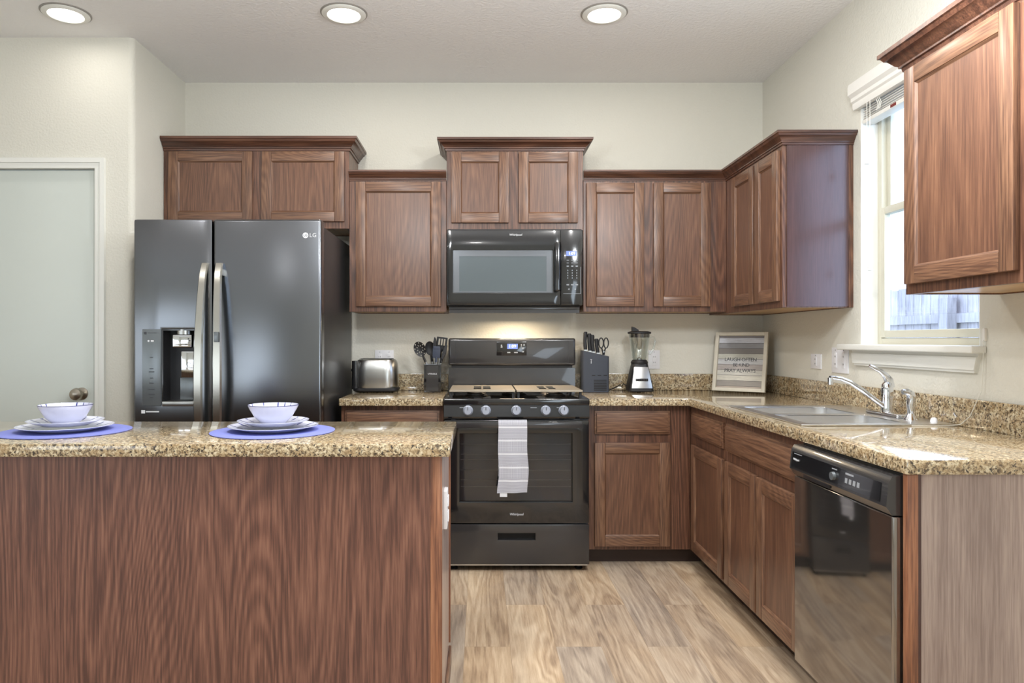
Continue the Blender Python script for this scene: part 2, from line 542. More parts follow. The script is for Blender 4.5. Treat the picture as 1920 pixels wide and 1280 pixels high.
    def build(s, name, mats, parent=None, sharp=38, label=None, kind=None, origin=None):
        bm = s.bm
        bmesh.ops.recalc_face_normals(bm, faces=bm.faces[:])
        for fa in bm.faces: fa.smooth = True
        for e in bm.edges:
            if len(e.link_faces) == 2 and e.calc_face_angle(0) > math.radians(sharp): e.smooth = False
        if parent is not None:
            org = worldloc(parent)
        elif origin is not None:
            org = Vector(origin)
        else:
            vv = [v.co for v in bm.verts]
            org = Vector(((min(c.x for c in vv) + max(c.x for c in vv)) / 2, (min(c.y for c in vv) + max(c.y for c in vv)) / 2, min(c.z for c in vv)))
        loc = Vector((0, 0, 0))
        if parent is not None and origin is not None:
            loc = Vector(origin) - org
            org = Vector(origin)
        bmesh.ops.translate(bm, verts=bm.verts[:], vec=-org)
        me = bpy.data.meshes.new(name)
        bm.to_mesh(me); bm.free()
        if not isinstance(mats, (list, tuple)): mats = [mats]
        for m in mats: me.materials.append(m)
        o = bpy.data.objects.new(name, me)
        COL.objects.link(o)
        if parent is not None:
            o.parent = parent
            o.location = loc
        else:
            o.location = org
        if label: o['label'] = label
        if kind: o['kind'] = kind
        return o

def thing(name, label, cat, loc=(0, 0, 0), group=None):
    o = bpy.data.objects.new(name, None)
    o.empty_display_size = 0.1
    COL.objects.link(o)
    o.location = loc
    o['label'] = label; o['category'] = cat
    if group: o['group'] = group
    return o
def tag(o, label, cat, group=None):
    o['label'] = label; o['category'] = cat
    if group: o['group'] = group
    return o
def struct(o):
    o['kind'] = 'structure'
    return o

def text(name, body, size, M4, mat, parent, extrude=0.0006, align='CENTER', shear=0.0, space=1.0, label=None):
    """lettering: M4 maps local x (reading direction) / y (up) to the world"""
    cu = bpy.data.curves.new(name, 'FONT')
    cu.body = body; cu.size = size; cu.align_x = align; cu.align_y = 'CENTER'
    cu.extrude = extrude; cu.shear = shear; cu.space_character = space
    cu.resolution_u = 2
    tmp = bpy.data.objects.new(name + '_tmp', cu)
    COL.objects.link(tmp)
    bpy.context.view_layer.update()
    me = bpy.data.meshes.new_from_object(tmp.evaluated_get(bpy.context.evaluated_depsgraph_get()))
    bpy.data.objects.remove(tmp)
    me.transform(M4)
    me.transform(Matrix.Translation(-worldloc(parent)))
    me.name = name
    me.materials.clear(); me.materials.append(mat)
    o = bpy.data.objects.new(name, me)
    COL.objects.link(o)
    o.parent = parent
    if label: o['label'] = label
    return o

def faceM(x, y, z, xdir=(1, 0, 0), ydir=(0, 0, 1)):
    a = Vector(xdir).normalized(); b = Vector(ydir).normalized(); c = a.cross(b)
    m = Matrix((( a.x, b.x, c.x, x), (a.y, b.y, c.y, y), (a.z, b.z, c.z, z), (0, 0, 0, 1)))
    return m

def Mback(yf):   # local (u, w, v): u -> X, w (outward) -> -Y
    return Matrix(((1, 0, 0, 0), (0, -1, 0, yf), (0, 0, 1, 0), (0, 0, 0, 1)))
def Mright(xf):  # u -> Y, w (outward) -> -X
    return Matrix(((0, -1, 0, xf), (1, 0, 0, 0), (0, 0, 1, 0), (0, 0, 0, 1)))

# ------------------------------------------------------------------ room shell
YW, XR, XL, ZC = 4.397, 1.726, -1.80, 2.765
YP = 3.74       # wall that carries the pantry door
XF, YRR = -5.0, -3.5

struct(MB().box(XF - .1, XR + .12, YRR - .1, YW + .1, -0.05, 0.0).build('floor', M['floor']))
struct(MB().box(XF - .1, XR + .12, YRR - .1, YW + .1, ZC, ZC + .08).build('ceiling', M['ceiling']))
struct(MB().box(XL - .12, XR + .12, YW, YW + .1, 0, ZC).build('wall_back', M['wall']))
# pantry wall and return, with the rounded outer corner of the plaster
struct(MB().box(XL - .12, XL, YP + .10, YW, 0, ZC).build('wall_left', M['wall']))
mb = MB()
DX0, DX1, DZ = -2.76, -2.0, 2.079
arc = [(XL - .028 + .028 * math.cos(a), YP + .028 - .028 * math.sin(a)) for a in [PI / 2 * i / 6 for i in range(7)]]
mb.cells([XF, DX0 - .005, DX1 + .005, XL - .028], [0, DZ + .005, ZC], {(1, 0)}, YP, YP + .10)
mb.prism([(XL - .028, YP + .10)] + arc[::-1] + [(XL, YP + .10)], 2, 0, ZC)
struct(mb.build('wall_pantry', M['wall']))
# right wall with the window opening
WY0, WY1, WZ0, WZ1 = 2.485, 3.265, 1.165, 2.345
mb = MB(Mright(XR))
mb.cells([YRR, WY0, WY1, YW], [0, WZ0, WZ1, ZC], {(1, 1)}, -.12, 0)
struct(mb.build('wall_right', M['wall_r']))
# walls of the living area behind the camera
struct(MB().cells([XF, 0.4, 2.8 if False else 1.72, XR + .12], [0, .45, 2.45, ZC], set(), YRR - .1, YRR).build('wall_rear', M['wall']))
struct(MB().box(XF - .1, XF, YRR, YP, 0, ZC).build('wall_far_left', M['wall']))

# pantry door, casing
door = thing('door_1', 'white flush pantry door', 'door', ((DX0 + DX1) / 2, YP + .03, 0)); del door['label'], door['category']; door['kind'] = 'structure'
MB().box(DX0, DX1, YP + .015, YP + .05, .01, DZ, b=.002).build('door_slab', M['door_white'], door)
kx, kz = -2.075, .915
MB().lathe([(0, 0), (.032, 0), (.032, -.006), (.014, -.012), (.012, -.035), (.026, -.040), (.033, -.054), (.029, -.068), (.012, -.074), (0, -.075)], (kx, YP + .015, kz), 28, 1).build('door_handle', M['nickel'], door)
mb = MB()
for (x0, x1, z0, z1) in ((DX1 + .004, DX1 + .056, 0, DZ + .058), (DX0 - .056, DX0 - .004, 0, DZ + .058)):
    mb.box(x0, x1, YP - .012, YP, z0, DZ + .006)
    mb.box(x0 + (.03 if x0 > -2.3 else -.0), x1 - (.0 if x0 > -2.3 else .03), YP - .019, YP - .012, z0, DZ + .034)
    mb.box(x0 + (.006 if x0 > -2.3 else .032), x1 - (.032 if x0 > -2.3 else .006), YP - .016, YP - .012, z0, DZ + .006)
mb.box(DX0 - .056, DX1 + .056, YP - .012, YP, DZ + .006, DZ + .058)
mb.box(DX0 - .056, DX1 + .056, YP - .019, YP - .012, DZ + .034, DZ + .058)
mb.box(DX1, DX1 + .006, YP - .001, YP + .10, 0, DZ + .005)
struct(mb.build('trim_1', M['white_trim']))

# ------------------------------------------------------------------ window over the sink
win = thing('window_1', '', '', (XR, (WY0 + WY1) / 2, WZ0)); del win['label'], win['category']; win['kind'] = 'structure'
R = Mright(XR)
mb = MB(R)
def frame_rect(mb, y0, y1, z0, z1, wd, w0, w1, b=.003, wb=None):
    wb = wb or wd
    mb.box(y0, y0 + wd, w0, w1, z0, z1, b=b); mb.box(y1 - wd, y1, w0, w1, z0, z1, b=b)
    mb.box(y0 + wd, y1 - wd, w0, w1, z0, z0 + wb, b=b); mb.box(y0 + wd, y1 - wd, w0, w1, z1 - wd, z1, b=b)
frame_rect(mb, WY0 + .001, WY1 - .001, WZ0 + .003, WZ1 - .001, .035, -.115, -.075)
mb.build('window_frame', M['almond'], win)
mb = MB(R); frame_rect(mb, WY0 + .036, WY1 - .036, WZ0 + .04, 1.785, .032, -.095, -.070)
mb.build('lower_sash', M['almond'], win)
mb = MB(R); frame_rect(mb, WY0 + .036, WY1 - .036, 1.755, WZ1 - .036, .032, -.118, -.097)
mb.build('upper_sash', M['almond'], win)
MB(R).box(WY0 + .066, WY1 - .066, -.085, -.081, WZ0 + .07, 1.755).build('lower_pane', M['pane'], win)
MB(R).box(WY0 + .066, WY1 - .066, -.110, -.106, 1.785, WZ1 - .066).build('upper_pane', M['pane'], win)
# drywall return lining in white
mb = MB(R)
mb.box(WY1 - .004, WY1, -.075, 0, WZ0, WZ1); mb.box(WY0, WY0 + .004, -.075, 0, WZ0, WZ1); mb.box(WY0 + .004, WY1 - .004, -.075, 0, WZ1 - .004, WZ1)
mb.build('jamb_lining', M['white_trim'], win)
mb = MB(R)
mb.box(WY0 + .001, WY1 - .001, -.075, 0, WZ0, WZ0 + .010)
mb.box(WY0 - .035, WY1 + .115, 0.0, .055, WZ0 - .016, WZ0 + .010, b=.006, seg=3)
mb.build('window_sill', M['white_trim'], win)
mb = MB(R)
mb.prism([(WY0 + .01, WZ0 - .085), (WY0 - .012, WZ0 - .016), (WY1 + .05, WZ0 - .016), (WY1 + .03, WZ0 - .085)], 1, 0, .014)
mb.prism([(WY0 + .004, WZ0 - .075), (WY0 - .008, WZ0 - .030), (WY1 + .046, WZ0 - .030), (WY1 + .034, WZ0 - .075)], 1, .014, .020)
mb.build('apron', M['white_trim'], win)

# window blind
bl = thing('window_blind', 'white faux wood blind raised to the head of the window over the sink', 'window blind', (XR, 2.87, 2.2))
prof = [(0, 0), (.022, 0), (.026, .012), (.026, .028), (.034, .036), (.034, .052), (.048, .066), (.048, .104), (.044, .116), (.036, .120), (0, .120)]
mb = MB(R); mb.prism([(o, 2.245 + u) for o, u in prof], 0, 2.44, 3.285) if False else None
mb = MB(); mb.prism([(XR - o - .001, 2.240 + u) for o, u in prof], 1, 2.44, 3.285)
mb.build('valance', M['blind_white'], bl)
mb = MB()
for i in range(11):
    z = 2.190 + i * .0105
    mb.box(XR + .004, XR + .054, 2.500, 3.250, z, z + .0035, b=.001, seg=1)
mb.build('slat_stack', M['blind_white'], bl)
MB().box(XR + .002, XR + .056, 2.498, 3.252, 2.168, 2.186, b=.003).build('bottom_rail', M['blind_white'], bl)
MB().box(XR + .0005, XR + .003, 2.99, 3.03, 2.171, 2.183).build('warning_label', M['red_tab'], bl)
for (y, zb) in ((3.175, 1.99), (3.150, 1.52)):
    c = MB().tube([(XR - .020, y, 2.25), (XR - .020, y, zb)], .0016, 6).build('lift_cord', M['cord'], bl)
    MB().lathe([(0, .032), (.004, .030), (.011, 0), (0, -.003)], (XR - .020, y, zb - .02), 14).build('tassel', M['blind_white'], c)
mb = MB()
for i in range(3):
    yy = 3.12 - i * .012
    mb.tube([(XR - .012, yy, 2.245), (XR - .006, yy - .01, 2.215), (XR - .008, yy, 2.19)], .0018, 6)
mb.build('ladder_string', M['cord'], bl)

cl = thing('cord_cleat', 'small white cord cleat on the wall at the near end of the window sill', 'cleat', (XR, 2.455, 1.20))
MB(R).box(2.449, 2.461, 0, .010, 1.190, 1.235, b=.003).build('cleat_body', M['blind_white'], cl)

# outside: lawn and fence
struct(MB().box(XR + .13, 12, -4, 14, -.12, -.10).build('ground', M['grass']))
fn = thing('wooden_fence', 'weathered board privacy fence beyond the kitchen window', 'fence', (4.6, 6.0, -.1))
mb = MB()
y = 1.0
while y < 12.0:
    h = 1.745 + random.uniform(-.012, .012)
    mb.box(4.62, 4.64, y, y + .135, -.10, h)
    y += .142
mb.build('board_panel', M['fence'], fn)
for z0 in (1.36, .70, .10):
    MB().box(4.58, 4.62, 1.0, 12.0, z0, z0 + .09).build('rail', M['fence'], fn)
for yp in (2.3, 4.72 + 2.2, 9.4):
    MB().box(4.49, 4.58, yp, yp + .14, -.10, 1.60).build('post', M['fence'], fn)

# ------------------------------------------------------------------ recessed ceiling lights
LP = [(-1.99, 3.46, 'recessed ceiling light above the pantry door, leftmost of the three'),
      (-.654, 3.46, 'recessed ceiling light in the middle, in front of the refrigerator end of the cabinets'),
      (.597, 3.46, 'recessed ceiling light nearest the window, rightmost of the three')]
for x, y, lab in LP:
    t = thing('recessed_light', lab, 'ceiling light', (x, y, ZC), 'recessed ceiling lights')
    MB().lathe([(.112, 0), (.112, -.003), (.104, -.006), (.104, 0)], (x, y, ZC), 40).build('gasket', M['ring_dark'], t)
    MB().lathe([(.104, 0), (.105, -.008), (.098, -.013), (.080, -.014), (.076, -.010), (.076, 0)], (x, y, ZC), 40).build('trim_ring', M['white_trim'], t)
    MB().lathe([(0, -.006), (.070, -.006), (.076, -.010), (.0765, -.002), (0, -.002)], (x, y, ZC), 36).build('lens', M['lamp_lens'], t)
    area_light('lamp', (x, y, ZC - .020), (0, 0, 0), .15, .15, (.6 if x < -1.5 else 5), (1, .95, .88), 'DISK', t)
# unseen ceiling fills added out of frame to lift walls, floor and counters
for x, y, pw in ((-1.99, 1.75, 3), (-.654, 1.75, 11), (0.75, 1.85, 13), (-2.0, -1.4, 5), (0.2, -1.4, 9)):
    area_light('fill_ceiling', (x, y, ZC - .02), (0, 0, 0), .16, .16, pw, (1, .97, .94), 'DISK')
# unseen point fills added above the frame to brighten ceiling and walls
for x, y, pw in ((-.50, 1.70, 24), (1.0, 1.75, 34)):
    d = bpy.data.lights.new('fill_point', 'POINT'); d.energy = pw; d.color = (.93, .97, 1.0); d.shadow_soft_size = .13
    o = bpy.data.objects.new('fill_point', d); COL.objects.link(o); o.location = (x, y, 2.14)

# ------------------------------------------------------------------ cabinets
CROWN = [(0, 0), (.006, 0), (.008, .010), (.014, .012), (.014, .018), (.020, .022), (.034, .040), (.040, .042), (.046, .052), (.052, .054), (.052, .066), (0, .066)]
def crown_prof(h, o=1.0):
    return [(a * o, b * h / .066) for a, b in CROWN]

def shaker(mb, u0, u1, v0, v1, w0=0.0, th=.020, st=.055):
    """material slots: 0 stile (vertical), 1 rail (horizontal), 2 panel"""
    b = .004
    mb.mi = 0
    mb.box(u0, u0 + st, w0, w0 + th, v0, v1, b=b)
    mb.box(u1 - st, u1, w0, w0 + th, v0, v1, b=b)
    mb.mi = 1
    mb.box(u0 + st, u1 - st, w0, w0 + th, v0, v0 + st, b=b)
    mb.box(u0 + st, u1 - st, w0, w0 + th, v1 - st, v1, b=b)
    mb.mi = 2
    mb.box(u0 + st - .003, u1 - st + .003, w0 + .002, w0 + .010, v0 + st - .003, v1 - st + .003)
    # sloped inner bead
    mb.mi = 1
    iu0, iu1, iv0, iv1 = u0 + st, u1 - st, v0 + st, v1 - st
    s_ = .007
    for z, sg in ((iv0, 1), (iv1, -1)):
        mb.prism([(w0 + .010, z), (w0 + .017, z), (w0 + .010, z + sg * s_)], 0, iu0, iu1)
    mb.mi = 0
    for u, sg in ((iu0, 1), (iu1, -1)):
        mb.prism([(u, w0 + .010), (u, w0 + .017), (u + sg * s_, w0 + .010)], 2, iv0, iv1)
    return mb
def slab_front(mb, u0, u1, v0, v1, w0=0.0, th=.020):
    mb.mi = 0
    mb.box(u0, u1, w0, w0 + .012, v0, v1, b=.002)
    mb.box(u0 + .010, u1 - .010, w0 + .008, w0 + th, v0 + .010, v1 - .010, b=.004)
    return mb

def carcass(root, Mx, u0, u1, v0, v1, depth, frame_mat, side_mat, bottom_mat=None, top=True, axisname='x'):
    t = .018
    mb = MB(Mx)
    mb.box(u0, u1, -.019, 0, v0, v1, b=.001, seg=1)
    mb.build('face_frame', frame_mat, root)
    mb = MB(Mx)
    mb.box(u0, u0 + t, -depth, -.019, v0, v1); mb.box(u1 - t, u1, -depth, -.019, v0, v1)
    mb.box(u0 + t, u1 - t, -depth, -depth + .006, v0, v1)
    if top: mb.box(u0 + t, u1 - t, -depth + .006, -.019, v1 - t, v1)
    mb.build('carcass', side_mat, root)
    MB(Mx).box(u0 + t, u1 - t, -depth + .006, -.019, v0 + .004, v0 + t).build('bottom_panel', bottom_mat or side_mat, root)

WM_B = [M['wood_z'], M['wood_x'], M['panel_z']]
WM_R = [M['wood_z'], M['wood_y'], M['panel_z']]
UF = 4.092            # face-frame plane of the wall cabinets on the back wall
DEP = YW - UF - .001
def upper(label, u0, u1, v0, v1, doors, dv0, dv1, Mx, mats, depth, xyz):
    r = thing('wall_cabinet', label, 'kitchen cabinet', xyz, 'wall cabinets')
    carcass(r, Mx, u0, u1, v0, v1, depth, M['frame_z'], M['wood_z'], M['maple'])
    for a, b in doors:
        shaker(MB(Mx), a, b, dv0, dv1, st=min(.055, (b - a) * .17 + .012) if (b - a) < .3 else .055).build('door', mats, r)
    return r
B = Mback(UF)
def crown_on(root, path, z0, h, side, o=1.0, end=None):
    MB().sweep(path, crown_prof(h, o), z0, side).build('crown_molding', M['crown'], root)

# over the refrigerator
r = upper('wide two-door wall cabinet above the refrigerator', -1.797, -.744, 1.827, 2.290, [(-1.765, -1.291), (-1.237, -.769)], 1.865, 2.262, B, WM_B, DEP, (-1.27, UF, 1.827))
crown_on(r, [(-1.797, UF), (-.744, UF), (-.744, YW - .002)], 2.268, .072, 1)
# single door left of microwave
r = upper('single-door wall cabinet between refrigerator and microwave', -.742, -.191, 1.355, 2.105, [(-.703, -.222)], 1.384, 2.090, B, WM_B, DEP, (-.466, UF, 1.355))
crown_on(r, [(-.742, UF), (-.191, UF)], 2.098, .054, 1, .8)
# over microwave
r = upper('short two-door wall cabinet directly above the microwave', -.189, .585, 1.818, 2.292, [(-.163, .163), (.220, .555)], 1.858, 2.258, B, WM_B, DEP, (.198, UF, 1.818))
crown_on(r, [(-.189, YW - .002), (-.189, UF), (.585, UF), (.585, YW - .002)], 2.268, .066, 1)
# right of microwave
UXF = 1.400
r = upper('two-door wall cabinet right of the microwave, running into the corner', .587, UXF - .001, 1.355, 2.105, [(.603, .929), (.983, 1.306)], 1.384, 2.084, B, WM_B, DEP, (.99, UF, 1.355))
# right wall corner cabinet
RU = Mright(UXF)
r2 = upper('two-door wall cabinet on the right wall beside the window, glossy veneered end', 3.335, YW - .001, 1.345, 2.105, [(3.355, 3.625), (3.652, 3.960)], 1.376, 2.078, RU, WM_R, XR - UXF - .001, (1.56, 3.87, 1.345))
# veneered end panel with its stile
MB().box(UXF + .020, XR - .022, 3.329, 3.335, 1.350, 2.100).build('end_panel', M['veneer'], r2, label='glossy brown veneer end panel reflecting the window')
MB().box(XR - .022, XR - .001, 3.327, 3.335, 1.346, 2.104).build('end_stile', M['frame_z'], r2)
pf = crown_prof(.054, .8)
crown_on(r, [(.587, UF), (UXF - .0, UF)], 2.098, .054, 1, .8)
MB().sweep([(UXF, UF - .001), (UXF, 3.335), (XR - .001, 3.335)], crown_prof(.060, .8), 2.095, -1).build('crown_molding', M['crown'], r2) if False else MB().sweep([(UXF, UF + .0), (UXF, 3.327), (XR - .001, 3.327)], crown_prof(.058, .8), 2.096, 1).build('crown_molding', M['crown'], r2)
# near cabinet on the right wall
XN = 1.415
RN = Mright(XN)
r3 = upper('single-door wall cabinet hanging nearest the camera, right of the window', 1.765, 2.392, 1.345, 2.105, [(1.885, 2.372)], 1.377, 2.080, RN, WM_R, XR - XN - .001, (1.57, 2.08, 1.345))
MB().sweep([(XR - .001, 2.392), (XN, 2.392), (XN, 1.765)], crown_prof(.075, 1.2), 2.086, 1).build('crown_molding', M['crown'], r3)

# ---- base cabinets
CT = H - .306
CB = CT - .039
YB = 3.815           # face plane of the back run
XB = 1.115           # face plane of the right run
BB = Mback(YB); RB = Mright(XB)
def base(label, Mx, u0, u1, depth, fronts, mats, dmat, xyz, toe_range, top=False):
    r = thing('base_cabinet', label, 'kitchen cabinet', xyz, 'base cabinets')
    carcass(r, Mx, u0, u1, .085, CB - .001, depth, M['frame_z'], M['wood_z'], None, top=top)
    MB(Mx).box(toe_range[0], toe_range[1], -.095, -.075, 0, .085).build('toe_kick', M['toe'], r)
    for kind, a, b, c, d in fronts:
        if kind == 'door': shaker(MB(Mx), a, b, c, d).build('door', mats, r)
        else: slab_front(MB(Mx), a, b, c, d).build('drawer_front', dmat, r)
    return r
D_B = YW - YB - .001
base('narrow base cabinet between refrigerator and range', BB, -.735, -.193, D_B, [('drawer', -.713, -.213, .700, .822), ('door', -.713, -.213, .105, .652)], WM_B, M['wood_x'], (-.464, YB, 0), (-.735, -.193))
base('base cabinet just right of the range with one drawer over one door', BB, .571, XB - .0005, D_B, [('drawer', .605, 1.003, .697, .820), ('door', .605, 1.003, .105, .652)], WM_B, M['wood_x'], (.84, YB, 0), (.571, XB + .075))
D_R = XR - XB - .001
base('corner-side base cabinet on the right run with a drawer over a narrow door', RB, 3.251, YB - .0005, D_R, [('drawer', 3.275, 3.745, .700, .820), ('door', 3.275, 3.745, .105, .652)], WM_R, M['wood_y'], (1.4, 3.53, 0), (3.251, YB))
rs = base('sink base cabinet with a wide false drawer front over two doors', RB, 2.462, 3.249, D_R, [('drawer', 2.480, 3.232, .697, .820), ('door', 2.875, 3.232, .105, .652), ('door', 2.480, 2.858, .105, .652)], WM_R, M['wood_y'], (1.4, 2.86, 0), (2.462, 3.249))
# end panel beside dishwasher
ep = thing('end_panel', 'greyish wood-grain end panel closing the counter beside the dishwasher', 'cabinet panel', (1.41, 1.855, 0))
MB().box(1.133, XR - .001, 1.850, 1.866, 0, CB - .001).build('panel', M['laminate'], ep)
MB().box(1.096, 1.124, 1.846, 1.866, 0, CB - .001, b=.001).build('edge_strip', M['edge_oak'], ep, label='orange-brown oak edge strip')
MB().box(1.124, 1.133, 1.8485, 1.866, 0, CB - .001).build('seam_strip', M['veneer'], ep)

# ---- countertops
def counter(name, label, xs, ys, holes, z0, z1):
    # cells works in local x/z; map z->Y and y->Z
    Mx = Matrix(((1, 0, 0, 0), (0, 0, 1, 0), (0, 1, 0, 0), (0, 0, 0, 1)))
    mb = MB(Mx)
    mb.cells(xs, ys, holes, z0, z1, b=.006)
    return mb
ctl = thing('countertop', 'short speckled granite countertop between refrigerator and range', 'countertop', (-.46, 4.1, CB))
counter('', '', [-.738, -.193], [3.762, YW - .001], set(), CB, CT).build('worktop', M['granite'], ctl)
MB().box(-.738, -.193, YW - .021, YW - .001, CT, CT + .100, b=.002).build('backsplash', M['granite'], ctl)
SX0, SX1, SY0, SY1 = 1.165, 1.675, 2.585, 3.250    # sink cut-out
ctr = thing('countertop', 'long L-shaped speckled granite countertop holding the sink', 'countertop', (1.4, 3.0, CB))
cells_x = [.569, 1.088, SX0, SX1, XR - .001]
cells_y = [1.837, SY0, SY1, 3.762, YW - .001]
counter('', '', cells_x, cells_y, {(0, 0), (0, 1), (0, 2), (2, 1)}, CB, CT).build('worktop', M['granite'], ctr)
mb = MB(); mb.box(.569, XR - .021, YW - .021, YW - .001, CT, CT + .100, b=.002)
mb.box(XR - .021, XR - .001, 1.837, YW - .001, CT, CT + .100, b=.002)
mb.build('backsplash', M['granite'], ctr)

# ---- island
isl = thing('kitchen_island', 'brown oak panelled kitchen island in the left foreground', 'kitchen island', (-1.4, 2.4, 0))
IX0, IX1, IY0, IY1 = -2.75, -.113, 2.150, 2.675
MB().box(IX0, IX1 - .035, IY0, IY0 + .012, 0, CB).build('front_panel', M['island'], isl)
MB().box(IX1 - .035, IX1, IY0 - .004, IY0 + .014, 0, CB, b=.002).build('corner_trim', M['edge_oak'], isl, label='lighter brown vertical corner strip')
MB().box(IX1 - .014, IX1 - .002, IY0 + .014, IY1 - .02, 0, CB).build('side_panel', M['laminate'], isl, label='smooth greyish-brown side panel')
MB().box(IX1 - .016, IX1 + .004, IY1 - .02, IY1, .08, CB).build('face_frame', M['edge_oak'], isl)
mb = MB(); mb.box(IX0, IX0 + .012, IY0 + .014, IY1, 0, CB); mb.box(IX0, IX1 - .016, IY1 - .012, IY1, .08, CB); mb.box(IX0 + .02, IX1 - .02, IY1 - .09, IY1 - .075, 0, .08)
mb.build('rear_body', M['wood_z'], isl)
MB().box(IX1 - .002, IX1 + .008, IY0 + .02, IY1 - .02, 0, .07, b=.003).build('base_shoe', M['wood_y'], isl)
op = MB().box(IX1 - .002, IX1 + .010, 2.26, 2.33, .600, .720, b=.003).build('outlet_plate', M['plate_white'], isl, label='white outlet plate on the end')
MB().box(IX1 + .010, IX1 + .014, 2.278, 2.312, .668, .700, b=.002).box(IX1 + .010, IX1 + .014, 2.278, 2.312, .620, .652, b=.002).build('socket', M['plate_white'], op)
cti = MB(Matrix(((1, 0, 0, 0), (0, 0, 1, 0), (0, 1, 0, 0), (0, 0, 0, 1)))).cells([-2.80, -.088], [2.118, 2.705], set(), CB, CT, b=.006).build('countertop', M['granite'])
tag(cti, 'large speckled granite countertop on the foreground island, set with two places', 'countertop')

# ------------------------------------------------------------------ place settings
def setting(cx, cy, where):
    g = thing('placemat', 'round woven blue placemat at the %s place of the island' % where, 'placemat', (cx, cy, CT), 'blue placemats')
    MB().lathe([(0, .0005), (.196, .0005), (.196, .004), (0, .004)], (cx, cy, CT), 64).build('woven_disc', M['weave'], g, origin=(cx, cy, CT))
    MB().lathe([(.196, .0005), (.201, .0008), (.202, .003), (.196, .0045)], (cx, cy, CT), 64).build('bound_edge', M['mat_rim'], g)
    pz = CT + .0045
    def plate(r, z, name, lab, cat, grp):
        o = MB().lathe([(0, 0), (r * .62, 0), (r * .66, .003), (r * .97, .015), (r, .0165), (r, .018), (r * .96, .0175), (r * .68, .0065), (r * .60, .0045), (0, .0045)],
                       (cx, cy, z), 64, mis=[0, 0, 0, 1, 1, 1, 2, 0, 0]).build(name, [M['ceramic'], M['ceramic'], M['plate_pattern']], None, origin=(cx, cy, z))
        return tag(o, lab, cat, grp)
    plate(.146, pz, 'dinner_plate', 'large white dinner plate on the %s placemat' % where, 'plate', 'dinner plates')
    plate(.116, pz + .0065 + .011, 'salad_plate', 'smaller blue-patterned plate stacked under the %s bowl' % where, 'plate', 'salad plates')
    bz = pz + .0175 + .0047
    o = MB().lathe([(0, 0), (.038, 0), (.042, .004), (.060, .022), (.076, .048), (.0825, .062), (.0825, .064), (.080, .064), (.072, .046), (.056, .022), (.036, .006), (0, .005)],
                   (cx, cy, bz), 56, mis=[0, 0, 0, 0, 0, 1, 1, 2, 2, 0, 0]).build('bowl', [M['ceramic'], M['ceramic_blue'], M['bowl_lines']], None, origin=(cx, cy, bz))
    tag(o, 'white bowl with blue lines inside, at the %s place of the island' % where, 'bowl', 'breakfast bowls')
setting(-1.384, 2.405, 'left')
setting(-.690, 2.405, 'right')

# ------------------------------------------------------------------ refrigerator
fr = thing('refrigerator', 'dark stainless side-by-side refrigerator with ice and water dispenser', 'refrigerator', (-1.228, 3.95, 0))
FX0, FX1, FXM = -1.684, -.772, -1.299
MB().box(FX0 + .01, FX1 - .004, 3.585, 4.35, .03, 1.755, b=.004).build('body', M['steel_side'], fr)
for ya in (3.60, 4.20): MB().box(FX0 + .03, FX1 - .03, ya, ya + .10, 0, .03).build('foot', M['rubber'], fr)
for x0, x1 in ((FX0 + .02, FX0 + .12), (FX1 - .12, FX1 - .02)):
    MB().box(x0, x1, 3.53, 3.66, 1.7795, 1.790, b=.003).build('hinge_cover', M['black_matte'], fr) if False else None
# left door with the dispenser opening
dx0, dx1, dz0, dz1 = -1.545, -1.365, .885, 1.247
mb = MB()
mb.cells([FX0, dx0, dx1, FXM - .003], [.06, dz0, dz1, 1.782], {(1, 1)}, 3.500, 3.580, b=.012)
dl = mb.build('freezer_door', M['steel_dark'], fr)
mb = MB(); mb.box(FXM + .003, FX1, 3.500, 3.580, .06, 1.782, b=.012, seg=3)
dr = mb.build('fridge_door', M['steel_dark'], fr)
MB().box(FX0 + .02, FX1 - .02, 3.520, 3.585, .03, .058).build('kick_grille', M['black_matte'], fr)
# dispenser
mb = MB()
mb.box(dx0, dx1, 3.592, 3.597, dz0, dz1); mb.box(dx0 - .001, dx0 + .004, 3.502, 3.592, dz0, dz1); mb.box(dx1 - .004, dx1 + .001, 3.502, 3.592, dz0, dz1)
mb.box(dx0 + .004, dx1 - .004, 3.502, 3.592, dz1 - .006, dz1)
mb.build('dispenser_liner', M['black'], dl)
MB().box(dx0 + .004, dx1 - .004, 3.488, 3.592, dz0 - .012, dz0 + .012, b=.004).build('drip_tray', M['steel'], dl)
MB().cyl((-1.449, 3.535, 0), .040, 1.222, 1.240, 2, 28).cyl((-1.449, 3.535, 0), .034, 1.238, 1.2465).build('spout_cap', M['steel'], dl)
MB().box(-1.495, -1.402, 3.500, 3.560, 1.157, 1.220, b=.006).build('spout_housing', M['chrome'], dl)
MB().box(-1.462, -1.385, 3.520, 3.545, 1.010, 1.140, b=.006).build('water_paddle', M['chrome'], dl)
MB().box(-1.475, -1.372, 3.540, 3.590, .900, 1.010, b=.004).build('lower_back', M['panel_grey'], dl)
mb = MB(); mb.box(-1.640, -1.549, 3.494, 3.502, .874, 1.247, b=.003); cp = mb.build('control_panel', M['panel_grey'], dl)
for z, w in ((1.19, .026), (1.11, .014), (1.055, .018), (1.04, .026), (1.01, .014), (.985, .020), (.955, .030), (.93, .028), (.915, .014)):
    MB().box(-1.594 - w / 2, -1.594 + w / 2, 3.4930, 3.4942, z - .0018, z + .0018).build('printed_mark', M['print_dark'], cp)
MB().box(-1.630, -1.618, 3.4930, 3.4942, 1.222, 1.234).build('printed_mark', M['print_dark'], cp); MB().box(-1.610, -1.570, 3.4930, 3.4942, 1.228, 1.230).build('printed_mark', M['print_dark'], cp)
